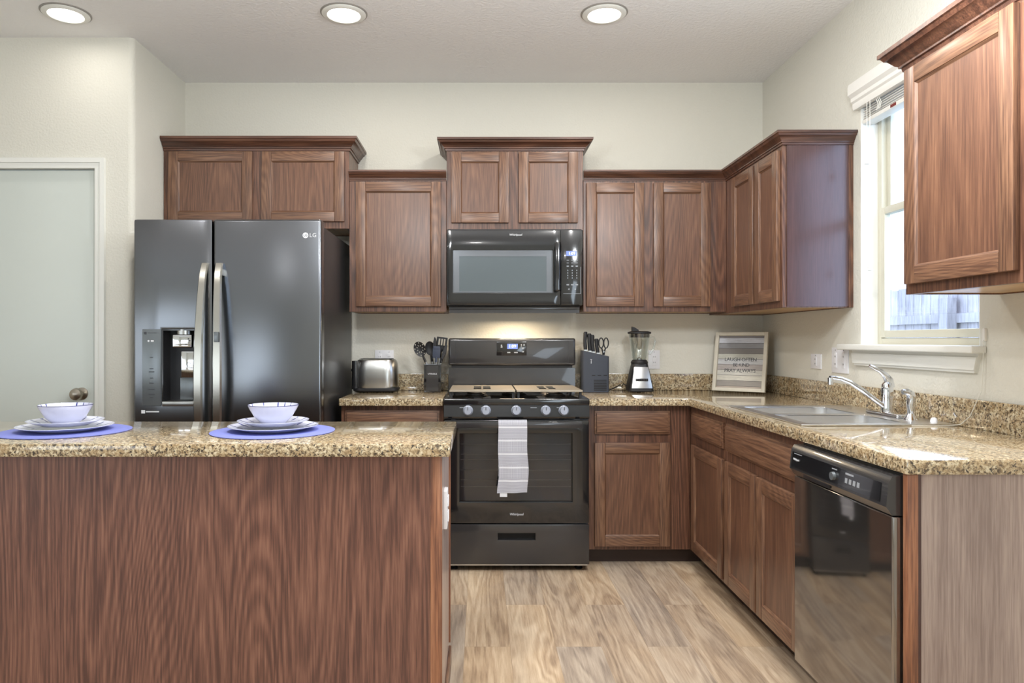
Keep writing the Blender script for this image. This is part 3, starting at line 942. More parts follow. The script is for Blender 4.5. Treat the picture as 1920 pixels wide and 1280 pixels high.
mb = MB(); mb.cyl((-1.608, 0, 1.190), .005, 3.4925, 3.4942, 1, 12) if False else mb.lathe([(.005, 3.4925), (.005, 3.4942)], (-1.608, 0, 1.190), 12, 1)
mb.box(-1.597, -1.583, 3.4925, 3.4942, 1.186, 1.194)
mb.build('indicator_light', M['print_white'], cp)
mb = MB(); mb.box(-1.646, -1.628, 3.4985, 3.5005, .838, .854); mb.box(-1.624, -1.560, 3.4988, 3.5005, .843, .849)
mb.build('badge', M['print_white'], dl)
# small drop emblem on the paddle
MB().tube([(-1.424 + .010 * math.cos(a), 3.5195, 1.075 + .010 * math.sin(a)) for a in [i * PI / 7 for i in range(13)]], .0012, 5).build('drop_emblem', M['print_dark'], dl)
# handles: flat bowed bars
def bow_handle(x, name_parent):
    mb = MB()
    prof_n = 22
    z0, z1 = .42, 1.567
    prev = None
    for i in range(prof_n + 1):
        s_ = i / prof_n
        z = z0 + (z1 - z0) * s_
        bow = math.sin(PI * s_)
        yb = 3.490 - .062 * (bow ** .55)
        w = .0225 - .004 * (1 - bow)
        xo = -.012 * (1 - bow) * (1 if x < -1.3 else -1) * -1
        th = .016
        pts = [mb.v(x + xo - w, yb, z), mb.v(x + xo - w * .7, yb - th * .6, z), mb.v(x + xo + w * .7, yb - th * .6, z), mb.v(x + xo + w, yb, z), mb.v(x + xo + w * .6, yb + th, z), mb.v(x + xo - w * .6, yb + th, z)]
        if prev:
            for k in range(6):
                mb.f([prev[k], prev[(k + 1) % 6], pts[(k + 1) % 6], pts[k]])
        else: mb.f(pts)
        prev = pts
    mb.f(prev[::-1])
    mb.box(x - .008, x + .008, 3.475, 3.502, z0 + .02, z0 + .04); mb.box(x - .008, x + .008, 3.475, 3.502, z1 - .06, z1 - .03)
    return mb.build('handle', M['handle_steel'], name_parent, sharp=50)
bow_handle(-1.344, dl)
h2 = bow_handle(-1.252, dr)
MB().box(-1.262, -1.240, 3.410, 3.419, 1.185, 1.233, b=.002).build('release_button', M['panel_grey'], h2)
# maker's mark
MB().lathe([(.014, 3.4985), (.014, 3.5005)], (-.848, 0, 1.703), 24, 1).build('round_emblem', M['print_white'], dr)
text('emblem_face', 'LG', .016, faceM(-.848, 3.498, 1.703), M['steel_dark'], dr)
text('brand_lettering', 'LG', .028, faceM(-.812, 3.4992, 1.703), M['print_white'], dr)

# ------------------------------------------------------------------ microwave
mw = thing('microwave', 'black over-the-range microwave hung under the short cabinet', 'microwave', (.193, 4.2, 1.364))
mx0, mx1, my = -.184, .570, 3.997
MB().box(mx0 + .002, mx1 - .002, my + .03, YW - .003, 1.385, 1.815, b=.004).build('body', M['black_matte'], mw)
MB().box(mx0 + .01, mx1 - .01, my + .045, YW - .02, 1.364, 1.384, b=.003).build('vent_base', M['black_satin'], mw)
md = MB().cells([mx0, -.150, .405, .448], [1.388, 1.458, 1.695, 1.806], {(1, 1)}, my, my + .03, b=.004).build('door', M['black'], mw)
mb = MB(); mb.box(.449, mx1, my, my + .03, 1.388, 1.806, b=.004); pn = mb.build('control_panel', M['black'], mw)
MB().box(mx0 + .012, mx1 - .012, my + .046, my + .058, 1.346, 1.364).build('front_lip', M['black_satin'], mw)
# window: grey reflective screen in a bevelled bezel
mb = MB()
a0, a1, c0, c1 = -.150, .405, 1.458, 1.695
mb.prism([(a0, c0), (a1, c0), (a1 - .035, c0 + .008), (a0 + .035, c0 + .008)], 1, my + .012, my + .020)
mb.prism([(a0, c1), (a1, c1), (a1 - .035, c1 - .035), (a0 + .035, c1 - .035)], 1, my + .012, my + .020)
mb.prism([(a0, c0), (a0 + .035, c0 + .008), (a0 + .035, c1 - .035), (a0, c1)], 1, my + .012, my + .020)
mb.prism([(a1, c0), (a1 - .035, c0 + .008), (a1 - .035, c1 - .035), (a1, c1)], 1, my + .012, my + .020)
mb.build('window_bezel', M['mw_bezel'], md)
MB().box(a0 + .034, a1 - .034, my + .014, my + .022, c0 + .007, c1 - .034).build('window', M['mw_window'], md)
mb = MB(); mb.box(.412, .442, my - .045, my - .020, 1.462, 1.735, b=.009, seg=3); mb.box(.418, .436, my - .025, my + .002, 1.475, 1.500); mb.box(.418, .436, my - .025, my + .002, 1.700, 1.725)
mb.build('handle', M['black'], md)
MB().box(.478, .536, my - .0015, my + .001, 1.660, 1.688).build('clock_display', M['lcd'], pn)
text('clock_digits', '1:09', .022, faceM(.510, my - .0018, 1.674), M['lcd_text'], pn, .0003)
mb = MB()
for j, z in enumerate((1.637, 1.622, 1.604)):
    for i in range(3): mb.box(.481 + i * .025, .493 + i * .025, my - .0012, my + .001, z - (.0015 if j < 2 else .003), z + (.0015 if j < 2 else .003))
for j in range(4):
    for i in range(3): mb.box(.485 + i * .025, .489 + i * .025, my - .0012, my + .001, 1.577 - j * .014, 1.584 - j * .014)
for i in range(3): mb.box(.480 + i * .025, .494 + i * .025, my - .0012, my + .001, 1.498, 1.504)
for i in range(2): mb.box(.490 + i * .035, .497 + i * .035, my - .0012, my + .001, 1.473, 1.480)
mb.box(.462, .560, my - .0008, my + .001, 1.450, 1.452); mb.box(.558, .560, my - .0008, my + .001, 1.450, 1.60)
mb.build('keypad_marks', M['print_dim'], pn)
text('brand_lettering', 'Whirlpool', .017, faceM(.198, my - .0010, 1.778), M['print_white'], md, shear=.15)
MB().box(.14, .26, 4.16, 4.21, 1.362, 1.364).build('hood_lens', M['hood_lens'], mw)
area_light('hood_lamp', (.20, 4.20, 1.355), (math.radians(-12), 0, 0), .16, .08, 3.0, (1, .80, .55), 'RECTANGLE', mw)

# ------------------------------------------------------------------ range
rg = thing('gas_range', 'black freestanding gas range with five knobs below the microwave', 'range', (.188, 4.05, 0))
gx0, gx1 = -.188, .565
MB().box(gx0 + .002, gx1 - .002, 3.745, 3.80, .03, .80).box(gx0 + .002, gx0 + .02, 3.80, 4.33, .03, .85).box(gx1 - .02, gx1 - .002, 3.80, 4.33, .03, .85).box(gx0 + .02, gx1 - .02, 4.31, 4.33, .03, .85).build('body', M['black_satin'], rg)
MB().box(gx0, gx1, 3.705, 4.33, .858, .893, b=.007, seg=3).build('cooktop', M['black'], rg)
pnl = MB().prism([(3.712, .785), (3.700, .800), (3.712, .862), (3.80, .862), (3.80, .785)], 0, gx0 + .002, gx1 - .002).build('control_panel', M['black'], rg)
mb = MB()
for x in (-.105, .005, .30 - .04, .395):
    MB().box(x, x + .032, 3.7035, 3.7095, .845, .8475).build('printed_mark', M['print_dim'], pnl)
for x in (-.062, .030, .186, .338, .430):
    k = MB().lathe([(.026, -.001), (.026, -.010), (.022, -.014), (.021, -.034), (.018, -.038), (0, -.038)], (x, 3.708, .832), 28, 1).build('knob', M['knob_grey'], rg)
    MB().box(x - .0015, x + .0015, 3.668, 3.671, .836, .852).build('pointer_line', M['print_dark'], k)
# oven door
od = MB().cells([gx0 + .003, -.105, .475, gx1 - .003], [.252, .361, .713, .782], {(1, 1)}, 3.705, 3.744, b=.006).build('oven_door', M['black'], rg)
MB().box(-.103, .473, 3.716, 3.720, .363, .711).build('oven_window', M['oven_glass'], od)
MB().box(-.103, .473, 3.7425, 3.744, .363, .711).build('oven_interior', M['panel_grey'], od)
for z in (.655, .602, .575, .520, .470, .435):
    MB().box(-.10, .47, 3.728, 3.731, z, z + .0022).build('oven_rack', M['steel'], od)
mb = MB(); mb.box(-.170, .520, 3.640, 3.660, .748, .780, b=.006); 
for x in (-.165, .495): mb.box(x, x + .02, 3.655, 3.708, .752, .776, b=.003)
mb.build('handle', M['black_satin'], od)
text('brand_lettering', 'Whirlpool', .017, faceM(.188, 3.7042, .298), M['print_white'], od, shear=.15)
# drawer with recessed pull
dw = MB().cells([gx0 + .003, .092, .285, gx1 - .003], [.040, .165, .200, .246], {(1, 1)}, 3.705, 3.744, b=.004).build('storage_drawer', M['black_satin'], rg)
MB().box(.090, .287, 3.735, 3.742, .162, .203).build('recessed_pull', M['dark_void'], dw)
MB().box(gx0 + .01, gx1 - .01, 3.715, 3.74, .031, .038).build('bottom_trim', M['steel'], rg)
for x, y in ((gx0 + .05, 3.77), (gx1 - .05, 3.77), (gx0 + .05, 4.28), (gx1 - .05, 4.28)):
    MB().lathe([(.020, 0), (.022, .008), (.012, .012), (.010, .032)], (x, y, 0), 18).build('leg', M['rubber'], rg)
# burners and grates
for x, y, rr in ((-.02, 3.87, .045), (-.02, 4.10, .036), (.188, 3.985, .05), (.40, 3.87, .045), (.40, 4.10, .036)):
    MB().lathe([(rr + .02, 0), (rr + .015, .006), (rr, .007), (rr, .014), (rr - .006, .018), (0, .018)], (x, y, .893), 26).build('burner', M['burner'], rg)
def grate(x0, x1):
    G = Matrix(((1, 0, 0, 0), (0, 0, 1, 0), (0, 1, 0, 0), (0, 0, 0, 1)))
    w = (x1 - x0)
    c = (x0 + x1) / 2
    hx, gy = .046, .005
    us = [x0, c - hx, c - gy, c + gy, c + hx, x1]
    vv = [3.765, 3.865, 3.965, 3.985, 4.095, 4.20]
    mb = MB(G); mb.cells(us, vv, {(1, 1), (3, 1), (1, 3), (3, 3)}, .9300, .9315)
    mb.M = I4
    mb.box(x0, x1, 3.762, 3.768, .9225, .9322, b=.001); mb.box(x0, x0 + .005, 3.768, 4.20, .9225, .930); mb.box(x1 - .005, x1, 3.768, 4.20, .9225, .930); mb.box(x0 + .005, x1 - .005, 4.195, 4.20, .9225, .930)
    g = mb.build('grate', M['grate'], rg)
    mb = MB()
    for x in (x0 + .01, x1 - .01):
        for y in (3.78, 4.185): mb.box(x - .006, x + .006, y - .006, y + .006, .893, .924)
    mb.build('grate_foot', M['black_matte'], g)
grate(gx0 + .028, .184)
grate(.192, gx1 - .028)
# backguard
mb = MB(); mb.box(gx0 + .004, gx1 - .004, 4.245, 4.33, .893, 1.03); 
mb.build('backguard_base', M['black_satin'], rg)
mb = MB(); mb.box(gx0 + .002, gx1 - .002, 4.235, 4.335, 1.045, 1.205, b=.014, seg=3); bgd = mb.build('backguard', M['black_satin'], rg)
MB().box(gx0 + .02, gx1 - .02, 4.250, 4.33, 1.03, 1.046).build('vent_slot', M['dark_void'], rg)
mb = MB(); frame = [(gx0 + .045, gx1 - .045, 1.060, 1.062), (gx0 + .045, gx1 - .045, 1.186, 1.187)]
for a, b_, c, d in frame: mb.box(a, b_, 4.2338, 4.236, c, d)
mb.box(gx0 + .045, gx0 + .0465, 4.2338, 4.236, 1.062, 1.186); mb.box(gx1 - .0465, gx1 - .045, 4.2338, 4.236, 1.062, 1.186)
mb.build('pressed_line', M['steel_side'], bgd)
dp = MB().box(.098, .274, 4.2315, 4.236, 1.103, 1.184, b=.002).build('clock_panel', M['black'], bgd)
MB().box(.160, .222, 4.2305, 4.2318, 1.142, 1.172).build('clock_display', M['lcd'], dp)
text('clock_digits', '1:09', .026, faceM(.190, 4.2302, 1.157), M['lcd_text'], dp, .0003)
mb = MB()
for x, z, w in ((.122, 1.150, .010), (.122, 1.160, .008), (.160, 1.118, .018), (.200, 1.118, .022), (.240, 1.162, .006), (.255, 1.162, .008), (.246, 1.143, .012), (.246, 1.122, .012), (.240, 1.152, .005)):
    mb.box(x, x + w, 4.2305, 4.2318, z, z + .007)
mb.build('key_marks', M['print_dim'], dp)

# towel over the oven handle
tx0, tx1 = .093, .237
mb = MB()
nx, path = 14, []
for z in [.425 + (.775 - .425) * i / 26 for i in range(27)]: path.append((3.631, z))
for a in [PI * i / 8 for i in range(1, 8)]: path.append((3.650 - .0195 * math.cos(a), .780 + .0095 * math.sin(a) - .002))
for z in [.775 - (.775 - .50) * i / 14 for i in range(15)]: path.append((3.671, z))
def tw(off):
    g = []
    for k, (y, z) in enumerate(path):
        row = []
        for i in range(nx + 1):
            u = i / nx
            hang = max(0, min(1, (.775 - z) / .35)) if k < 27 else 0
            xx = tx0 + (tx1 - tx0) * u + (.006 * math.sin(z * 26) * (hang) + (.006 * hang if u > .5 else -.0015 * hang))
            yy = y - .004 * math.sin(u * 9 + z * 7) * hang - (off if k < 27 else (-off if k > 33 else 0)) - (.003 * hang)
            zz = z + (.004 * (u - .5) if k < 27 else 0) + (off if 27 <= k <= 33 else 0)
            row.append(mb.v(xx, yy, zz))
        g.append(row)
    return g
gA, gB = tw(0), tw(.003)
for g in (gA, gB):
    for k in range(len(g) - 1):
        for i in range(nx): mb.f([g[k][i], g[k][i + 1], g[k + 1][i + 1], g[k + 1][i]])
for k in range(len(gA) - 1):
    for i in (0, nx): mb.f([gA[k][i], gA[k + 1][i], gB[k + 1][i], gB[k][i]])
for k in (0, len(gA) - 1):
    for i in range(nx): mb.f([gA[k][i], gA[k][i + 1], gB[k][i + 1], gB[k][i]])
to = thing('dish_towel', 'light grey woven dish towel hanging over the oven door handle', 'towel', (.165, 3.65, .425))
mb.build('towel_cloth', M['towel'], to, sharp=70)
MB().box(.100, .137, 3.630, 3.6315, .404, .430).build('care_tag', M['print_white'], to)

# ------------------------------------------------------------------ dishwasher
dwx = 1.072
D = thing('dishwasher', 'black built-in dishwasher under the counter end by the sink', 'dishwasher', (1.35, 2.16, 0))
DY0, DY1 = 1.872, 2.456
RD = Mright(dwx)
MB().box(dwx + .03, 1.66, DY0 + .004, DY1 - .004, .10, CB - .004).build('body', M['black_matte'], D)
MB().box(dwx + .10, dwx + .12, DY0 + .004, DY1 - .004, 0, .10).build('toe_panel', M['black_matte'], D)
MB(RD).box(DY0, DY1, -.03, 0, .105, .735, b=.005, seg=3).build('door_panel', M['dw_mirror'], D)
# control console: sloped fascia
cs = MB(RD).prism([(-.03, .738), (.000, .738), (.016, .760), (.010, .822), (.000, .840), (-.03, .842)], 0, DY0, DY1).build('control_console', M['black_satin'], D)
mb = MB(RD); mb.prism([(.0152, .768), (.0172, .768), (.0122, .818), (.0102, .818)], 0, DY0 + .03, DY1 - .015); ci = mb.build('control_strip', M['black'], cs)
def cw(z): return .0172 - (z - .768) * .1
mb = MB(RD)
def mark(y0, y1, z0, z1): mb.prism([(cw(z0) - .001, z0), (cw(z0) + .0008, z0), (cw(z1) + .0008, z1), (cw(z1) - .001, z1)], 0, y0, y1)
mark(2.135, 2.165, .808, .811)
for i in range(4): mark(2.005 + i * .022, 2.018 + i * .022, .782, .796)
mark(2.04, 2.085, .806, .811)
mark(2.37, 2.425, .8125, .8145)
mb.build('button_marks', M['print_dim'], ci)
MB(RD).lathe([(.013, .015), (.012, .024), (0, .024)], (2.150, 0, .789), 20, 1).build('start_button', M['panel_grey'], ci)
text('brand_lettering', 'Whirlpool', .010, faceM(dwx - .0165, 2.405, .795, (0, -1, 0), (0.1, 0, 1)), M['print_white'], ci, .0003)
MB(RD).box(2.19, 2.36, .004, .0125, .742, .756, b=.002).build('pocket_handle', M['steel_side'], cs)

# ------------------------------------------------------------------ sink, faucet, sprayer
sk = thing('kitchen_sink', 'double-bowl stainless steel drop-in sink under the window', 'sink', (1.42, 2.93, CT))
G = Matrix(((1, 0, 0, 0), (0, 0, 1, 0), (0, 1, 0, 0), (0, 0, 0, 1)))
bx0, bx1 = 1.185, 1.545
by = (2.605, 2.893, 2.930, 3.228)
MB(G).cells([1.142, bx0, bx1, 1.700], [2.560, by[0], by[1], by[2], by[3], 3.308], {(1, 1), (1, 3)}, CT + .0005, CT + .006, b=.002).build('rim', M['sink_steel'], sk)
def basin(y0, y1):
    mb = MB()
    ringz = [(0, CT + .004), (0, CT - .010), (.012, CT - .120), (.030, CT - .150), (.060, CT - .158)]
    rings = []
    for ins, z in ringz:
        pts = []
        x0, x1, a, b = bx0 + ins, bx1 - ins, y0 + ins, y1 - ins
        rad = .05 if ins < .05 else .03
        for (cx, cy, s0) in ((x1 - rad, b - rad, 0), (x0 + rad, b - rad, PI / 2), (x0 + rad, a + rad, PI), (x1 - rad, a + rad, 1.5 * PI)):
            for i in range(7):
                t_ = s0 + PI / 2 * i / 6
                pts.append(mb.v(cx + rad * math.cos(t_), cy + rad * math.sin(t_), z))
        rings.append(pts)
    n = len(rings[0])
    for k in range(len(rings) - 1):
        for i in range(n): mb.f([rings[k][i], rings[k][(i + 1) % n], rings[k + 1][(i + 1) % n], rings[k + 1][i]])
    mb.f(rings[-1])
    # corner fillets closing the rectangular rim opening around the rounded bowl mouth
    x0, x1, a, b = bx0, bx1, y0, y1
    cor = [mb.v(x1, b, CT + .004), mb.v(x0, b, CT + .004), mb.v(x0, a, CT + .004), mb.v(x1, a, CT + .004)]
    for q in range(4):
        for i in range(6): mb.f([cor[q], rings[0][q * 7 + i], rings[0][q * 7 + i + 1]])
    return mb
for y0, y1 in ((by[0], by[1]), (by[2], by[3])):
    b_ = basin(y0, y1).build('basin', M['sink_steel'], sk, sharp=60)
    MB().lathe([(.042, 0), (.040, .004), (.030, .002), (0, .0015)], ((bx0 + bx1) / 2, (y0 + y1) / 2, CT - .1575), 24).build('drain', M['chrome'], b_)

fa = thing('kitchen_faucet', 'single-lever chrome faucet standing behind the sink bowls', 'faucet', (1.622, 2.868, CT + .006))
fz = CT + .006
MB().box(1.595, 1.650, 2.755, 2.980, fz, fz + .014, b=.006, seg=3).build('deck_plate', M['chrome'], fa)
fx, fy = 1.622, 2.868
MB().lathe([(.026, .012), (.024, .020), (.0225, .03), (.0225, .070), (.024, .071), (.024, .074), (.0225, .075), (.0225, .105), (.020, .122), (.013, .132), (0, .136)], (fx, fy, fz), 32).build('body', M['chrome'], fa)
MB().tube([(fx - .012, fy, fz + .034), (fx - .05, fy, fz + .062), (fx - .10, fy, fz + .100), (fx - .150, fy, fz + .132), (fx - .185, fy, fz + .146), (fx - .215, fy, fz + .150), (fx - .228, fy, fz + .150)],
          [.0125, .0125, .012, .0115, .011, .0105, .009], 14, flat=.8).build('spout', M['chrome'], fa)
MB().cyl((fx - .226, fy, fz), .0105, .122, .150, 2, 20).build('aerator', M['chrome'], fa)
MB().tube([(fx + .012, fy, fz + .110), (fx + .006, fy, fz + .140), (fx - .010, fy, fz + .162), (fx - .030, fy, fz + .178), (fx - .055, fy, fz + .190), (fx - .070, fy, fz + .198)],
          [.019, .017, .012, .009, .0075, .006], 14, flat=.75).build('lever', M['chrome'], fa)
sp = thing('side_sprayer', 'chrome pull-out side sprayer just right of the faucet', 'sprayer', (1.622, 2.71, fz))
MB().lathe([(.026, 0), (.024, .006), (.016, .016), (.0145, .022), (.013, .024)], (1.622, 2.71, fz), 26).build('base', M['chrome'], sp)
MB().tube([(1.622, 2.71, fz + .022), (1.622, 2.71, fz + .060), (1.624, 2.71, fz + .080), (1.620, 2.71, fz + .096), (1.606, 2.71, fz + .106), (1.590, 2.71, fz + .104)],
          [.0125, .0155, .0165, .0155, .0125, .010], 16).build('spray_head', M['chrome'], sp)
kb = MB().lathe([(.012, 0), (.012, .006), (.010, .013), (.005, .017), (0, .018)], (1.655, 2.625, fz), 20).build('hole_cap', M['plate_white'])
tag(kb, 'small round white cap on the sink deck right of the sprayer', 'cap')
cd = MB().tube([(XR - .012, 2.452, 1.195), (XR - .014, 2.45, 1.12), (XR - .016, 2.455, 1.02), (XR - .028, 2.47, .97), (XR - .032, 2.49, .93), (XR - .045, 2.52, CT + .010), (XR - .075, 2.538, CT + .003), (XR - .12, 2.540, CT + .002), (XR - .2, 2.545, CT + .002)], .0013, 6).build('pull_cord', M['cord'])
tag(cd, 'thin white cord trailing from the window sill down onto the counter', 'cord')

# ------------------------------------------------------------------ toaster
ts = thing('toaster', 'two-slice brushed steel toaster on the counter beside the refrigerator', 'toaster', (-.611, 4.24, CT))
def rrect(mb, x0, x1, y0, y1, rad, z, n=6):
    pts = []
    for (cx, cy, s0) in ((x1 - rad, y1 - rad, 0), (x0 + rad, y1 - rad, PI / 2), (x0 + rad, y0 + rad, PI), (x1 - rad, y0 + rad, 1.5 * PI)):
        for i in range(n + 1):
            t_ = s0 + PI / 2 * i / n
            pts.append(mb.v(cx + rad * math.cos(t_), cy + rad * math.sin(t_), z))
    return pts
def loft(mb, rings, cap=True):
    n = len(rings[0])
    for k in range(len(rings) - 1):
        for i in range(n): mb.f([rings[k][i], rings[k][(i + 1) % n], rings[k + 1][(i + 1) % n], rings[k + 1][i]])
    if cap: mb.f(rings[0]); mb.f(rings[-1][::-1])
t0, t1, ty0, ty1 = -.746, -.476, 4.165, 4.335
mb = MB(); rr = []
for ins, z in ((.004, CT + .024), (0, CT + .040), (.002, CT + .12), (.006, CT + .170), (.014, CT + .188), (.030, CT + .195)):
    rr.append(rrect(mb, t0 + .012 + ins, t1 - .004 - ins, ty0 + ins, ty1 - ins, .072, z, 10))
loft(mb, rr); mb.build('shell', M['steel'], ts)
mb = MB(); loft(mb, [rrect(mb, t0 + .030 - .018, t1 - .012, ty0 + .010, ty1 - .010, .045, CT + .004), rrect(mb, t0 + .004, t1 - .002, ty0 + .001, ty1 - .001, .045, CT + .012), rrect(mb, t0 + .004, t1 - .002, ty0 + .001, ty1 - .001, .045, CT + .026)])
mb.build('base', M['black_matte'], ts)
for x in (t0 + .05, t1 - .05):
    for y in (ty0 + .04, ty1 - .04): MB().cyl((x, y, 0), .010, CT, CT + .006, 2, 12).build('foot', M['rubber'], ts)
mb = MB(); loft(mb, [rrect(mb, t0, t0 + .040, ty0 + .010, ty1 - .010, .018, CT + .020), rrect(mb, t0, t0 + .040, ty0 + .010, ty1 - .010, .018, CT + .185)])
mb.build('end_cap', M['black'], ts)
mb = MB()
for y in (4.215, 4.275): mb.box(t0 + .05, t1 - .04, y, y + .022, CT + .1935, CT + .1965)
mb.build('slots', M['dark_void'], ts)
MB().box(t0 - .014, t0 + .002, 4.24, 4.262, CT + .12, CT + .136, b=.003).build('lever', M['black_matte'], ts)

# ------------------------------------------------------------------ utensil holder and utensils
uh = thing('utensil_holder', 'square black utensil holder with small white lettering, beside the range', 'utensil holder', (-.277, 4.235, CT))
ux0, ux1, uy0, uy1, uz = -.326, -.228, 4.186, 4.284, CT + .165
mb = MB(G); mb.cells([ux0, ux0 + .004, ux1 - .004, ux1], [uy0, uy0 + .004, uy1 - .004, uy1], {(1, 1)}, CT + .001, uz, b=.001)
mb.build('box', M['black'], uh)
MB().box(ux0 + .003, ux1 - .003, uy0 + .003, uy1 - .003, CT + .001, CT + .006).build('bottom', M['black'], uh)
MB().box(ux0 + .014, ux1 - .014, uy0 - .002, uy0, CT + .010, uz - .010).build('front_plate', M['black_satin'], uh)
text('lettering', 'UTENSILS', .0125, faceM(-.277, uy0 - .0025, CT + .108), M['print_white'], uh, .0003)

def utensil(name, label, bx, by_, tx, ty, tz, head, hmat, grp='cooking utensils in the holder'):
    t = thing(name, label, 'utensil', (bx, by_, CT + .008), grp)
    b0 = Vector((bx, by_, CT + .008)); e = Vector((tx, ty, tz))
    d = (e - b0)
    MB().tube([b0, b0 + d * .5, e], [.0055, .006, .0065], 12).build('shaft', M['steel'], t)
    z = d.normalized(); x = Vector((1, 0, 0)); x = (x - z * x.dot(z)).normalized(); y = z.cross(x)
    Mh = Matrix(((x.x, y.x, z.x, e.x), (x.y, y.y, z.y, e.y), (x.z, y.z, z.z, e.z), (0, 0, 0, 1)))
    mb = MB(Mh); head(mb)
    mb.build('head', hmat, t, sharp=50)
    return t
def neck(mb, L=.03): mb.tube([(0, 0, -.012), (0, 0, L)], [.0075, .0065], 10)
def spoon_head(holes, R1=.030, R2=.042):
    def f(mb):
        neck(mb, .025)
        n = 32
        c = .025 + R2
        prev = None
        rad = [0.15, .35, .55, .75, .9, 1.0]
        rings = []
        for k, q in enumerate(rad):
            rings.append([mb.v(R1 * q * math.cos(2 * PI * i / n), -.012 * (q * q) + .004, c + R2 * q * math.sin(2 * PI * i / n)) for i in range(n)])
        back = []
        for k, q in enumerate(rad):
            back.append([mb.v(R1 * q * math.cos(2 * PI * i / n), -.012 * (q * q) + .0075, c + R2 * q * math.sin(2 * PI * i / n)) for i in range(n)])
        for g in (rings, back):
            for k in range(len(rad) - 1):
                for i in range(n):
                    if holes and k in (1, 3) and i % 4 == k // 2 * 2: continue
                    mb.f([g[k][i], g[k][(i + 1) % n], g[k + 1][(i + 1) % n], g[k + 1][i]])
            mb.f(g[0])
        for k, i in [(k, i) for k in (1, 3) for i in range(n) if holes and i % 4 == k // 2 * 2]:
            j = (i + 1) % n
            mb.f([rings[k][i], rings[k][j], back[k][j], back[k][i]]); mb.f([rings[k + 1][i], rings[k + 1][j], back[k + 1][j], back[k + 1][i]])
            mb.f([rings[k][i], rings[k + 1][i], back[k + 1][i], back[k][i]]); mb.f([rings[k][j], rings[k + 1][j], back[k + 1][j], back[k][j]])
        for i in range(n): mb.f([rings[-1][i], rings[-1][(i + 1) % n], back[-1][(i + 1) % n], back[-1][i]])
    return f
def turner_head(mb):
    neck(mb, .03)
    mb.prism([(-.010, .022), (.010, .022), (.030, .050), (-.030, .050)], 1, -.002, .002)
    mb.cells([-.032, -.018, -.009, -.0035, .0035, .009 + .0, .018, .032][:1] + [-.020, -.011, -.0045, .0045, .011, .020, .032], [.050, .060, .098, .108], {(1, 1), (3, 1), (5, 1)}, -.002, .002, b=.0008)
def spatula_head(mb):
    neck(mb, .02)
    mb.box(-.022, .022, -.004, .004, .012, .072, b=.0035)
    mb.box(-.020, .020, -.005, .005, .060, .082, b=.0045)
def side_head(mb):   # seen nearly edge-on
    neck(mb, .02)
    mb.prism([(-.004, .015), (.006, .015), (.014, .05), (.012, .095), (.004, .108), (-.004, .08), (-.006, .04)], 1, -.022, .022)
utensil('slotted_spoon', 'black perforated skimmer spoon leaning out left of the utensil holder', -.244, 4.225, -.322, 4.203, CT + .188, spoon_head(True, .034, .046), M['black_matte'])
utensil('solid_spoon', 'black solid spoon leaning behind the skimmer in the utensil holder', -.260, 4.262, -.285, 4.256, CT + .190, spoon_head(False), M['black_matte'])
utensil('ladle', 'black ladle seen edge-on behind the spatula', -.262, 4.245, -.268, 4.240, CT + .215, side_head, M['black_matte'])
utensil('slotted_turner', 'black slotted turner standing tallest in the utensil holder', -.262, 4.27, -.236, 4.268, CT + .215, turner_head, M['black_matte'])
utensil('spatula', 'slate blue-black silicone spatula at the front of the utensil holder', -.262, 4.215, -.256, 4.205, CT + .188, spatula_head, M['blue_silicone'])
utensil('pasta_server', 'dark utensil leaning out to the right of the utensil holder', -.272, 4.24, -.228, 4.245, CT + .180, side_head, M['black_matte'])

# ------------------------------------------------------------------ knife block
kbk = thing('knife_block', 'charcoal slanted knife block with vent slots, right of the range', 'knife block', (.68, 4.22, CT))
k0, k1 = .596, .752
mb = MB(); mb.prism([(k0, CT + .001), (k1, CT + .001), (k1, CT + .210), (k0, CT + .245)], 1, 4.185, 4.290)
es = mb.bm.edges[:]
bmesh.ops.recalc_face_normals(mb.bm, faces=mb.bm.faces[:])
bmesh.ops.bevel(mb.bm, geom=[e for e in mb.bm.edges if abs(e.verts[0].co.z - e.verts[1].co.z) > .1], offset=.014, segments=4, affect='EDGES', profile=.5)
mb.build('block', M['charcoal'], kbk)
mb = MB()
for i in range(7): mb.box(.662, .736, 4.1835, 4.190, CT + .012 + i * .0095, CT + .017 + i * .0095)
for i in range(3): mb.box(.650 + i * .034, .670 + i * .034, 4.1835, 4.190, CT + .098, CT + .102)
mb.build('vent_slots', M['dark_void'], kbk)
text('maker_mark', 'T', .020, faceM(.646, 4.1843, CT + .186), M['print_white'], kbk, .0004)
MB().box(.6445, .6475, 4.1836, 4.186, CT + .168, CT + .182).build('mark_stem', M['print_white'], kbk)
labs = ['black-handled knife, tallest and leftmost in the knife block', 'black-handled knife second from the left in the knife block', 'black-handled knife third from the left in the knife block', 'short black-handled knife beside the scissors in the knife block']
for i, (x, h, lean) in enumerate(((.618, .112, 0), (.645, .108, .004), (.664, .104, .006), (.692, .088, .010))):
    zt = CT + .245 - (x - k0) / (k1 - k0) * .035
    k = thing('kitchen_knife', labs[i], 'knife', (x, 4.235, zt), 'knives in the block')
    b0 = (x + .004, 4.235, zt + .0012)
    MB().box(x - .006, x + .014, 4.233, 4.237, zt + .001, zt + .009).build('bolster', M['steel'], k)
    mb = MB(); rr = []
    for q, w, s_ in ((0.06, .010, .000), (.25, .0115, -.001), (.5, .0105, -.003), (.75, .012, -.001), (.93, .0125, .000), (1.0, .008, .001)):
        z = zt + .002 + h * q
        rr.append([mb.v(x + .002 - lean * q + s_ + w * math.cos(a), 4.235 + .009 * math.sin(a), z) for a in [2 * PI * j / 14 for j in range(14)]])
    loft(mb, rr); mb.build('handle', M['black_matte'], k)
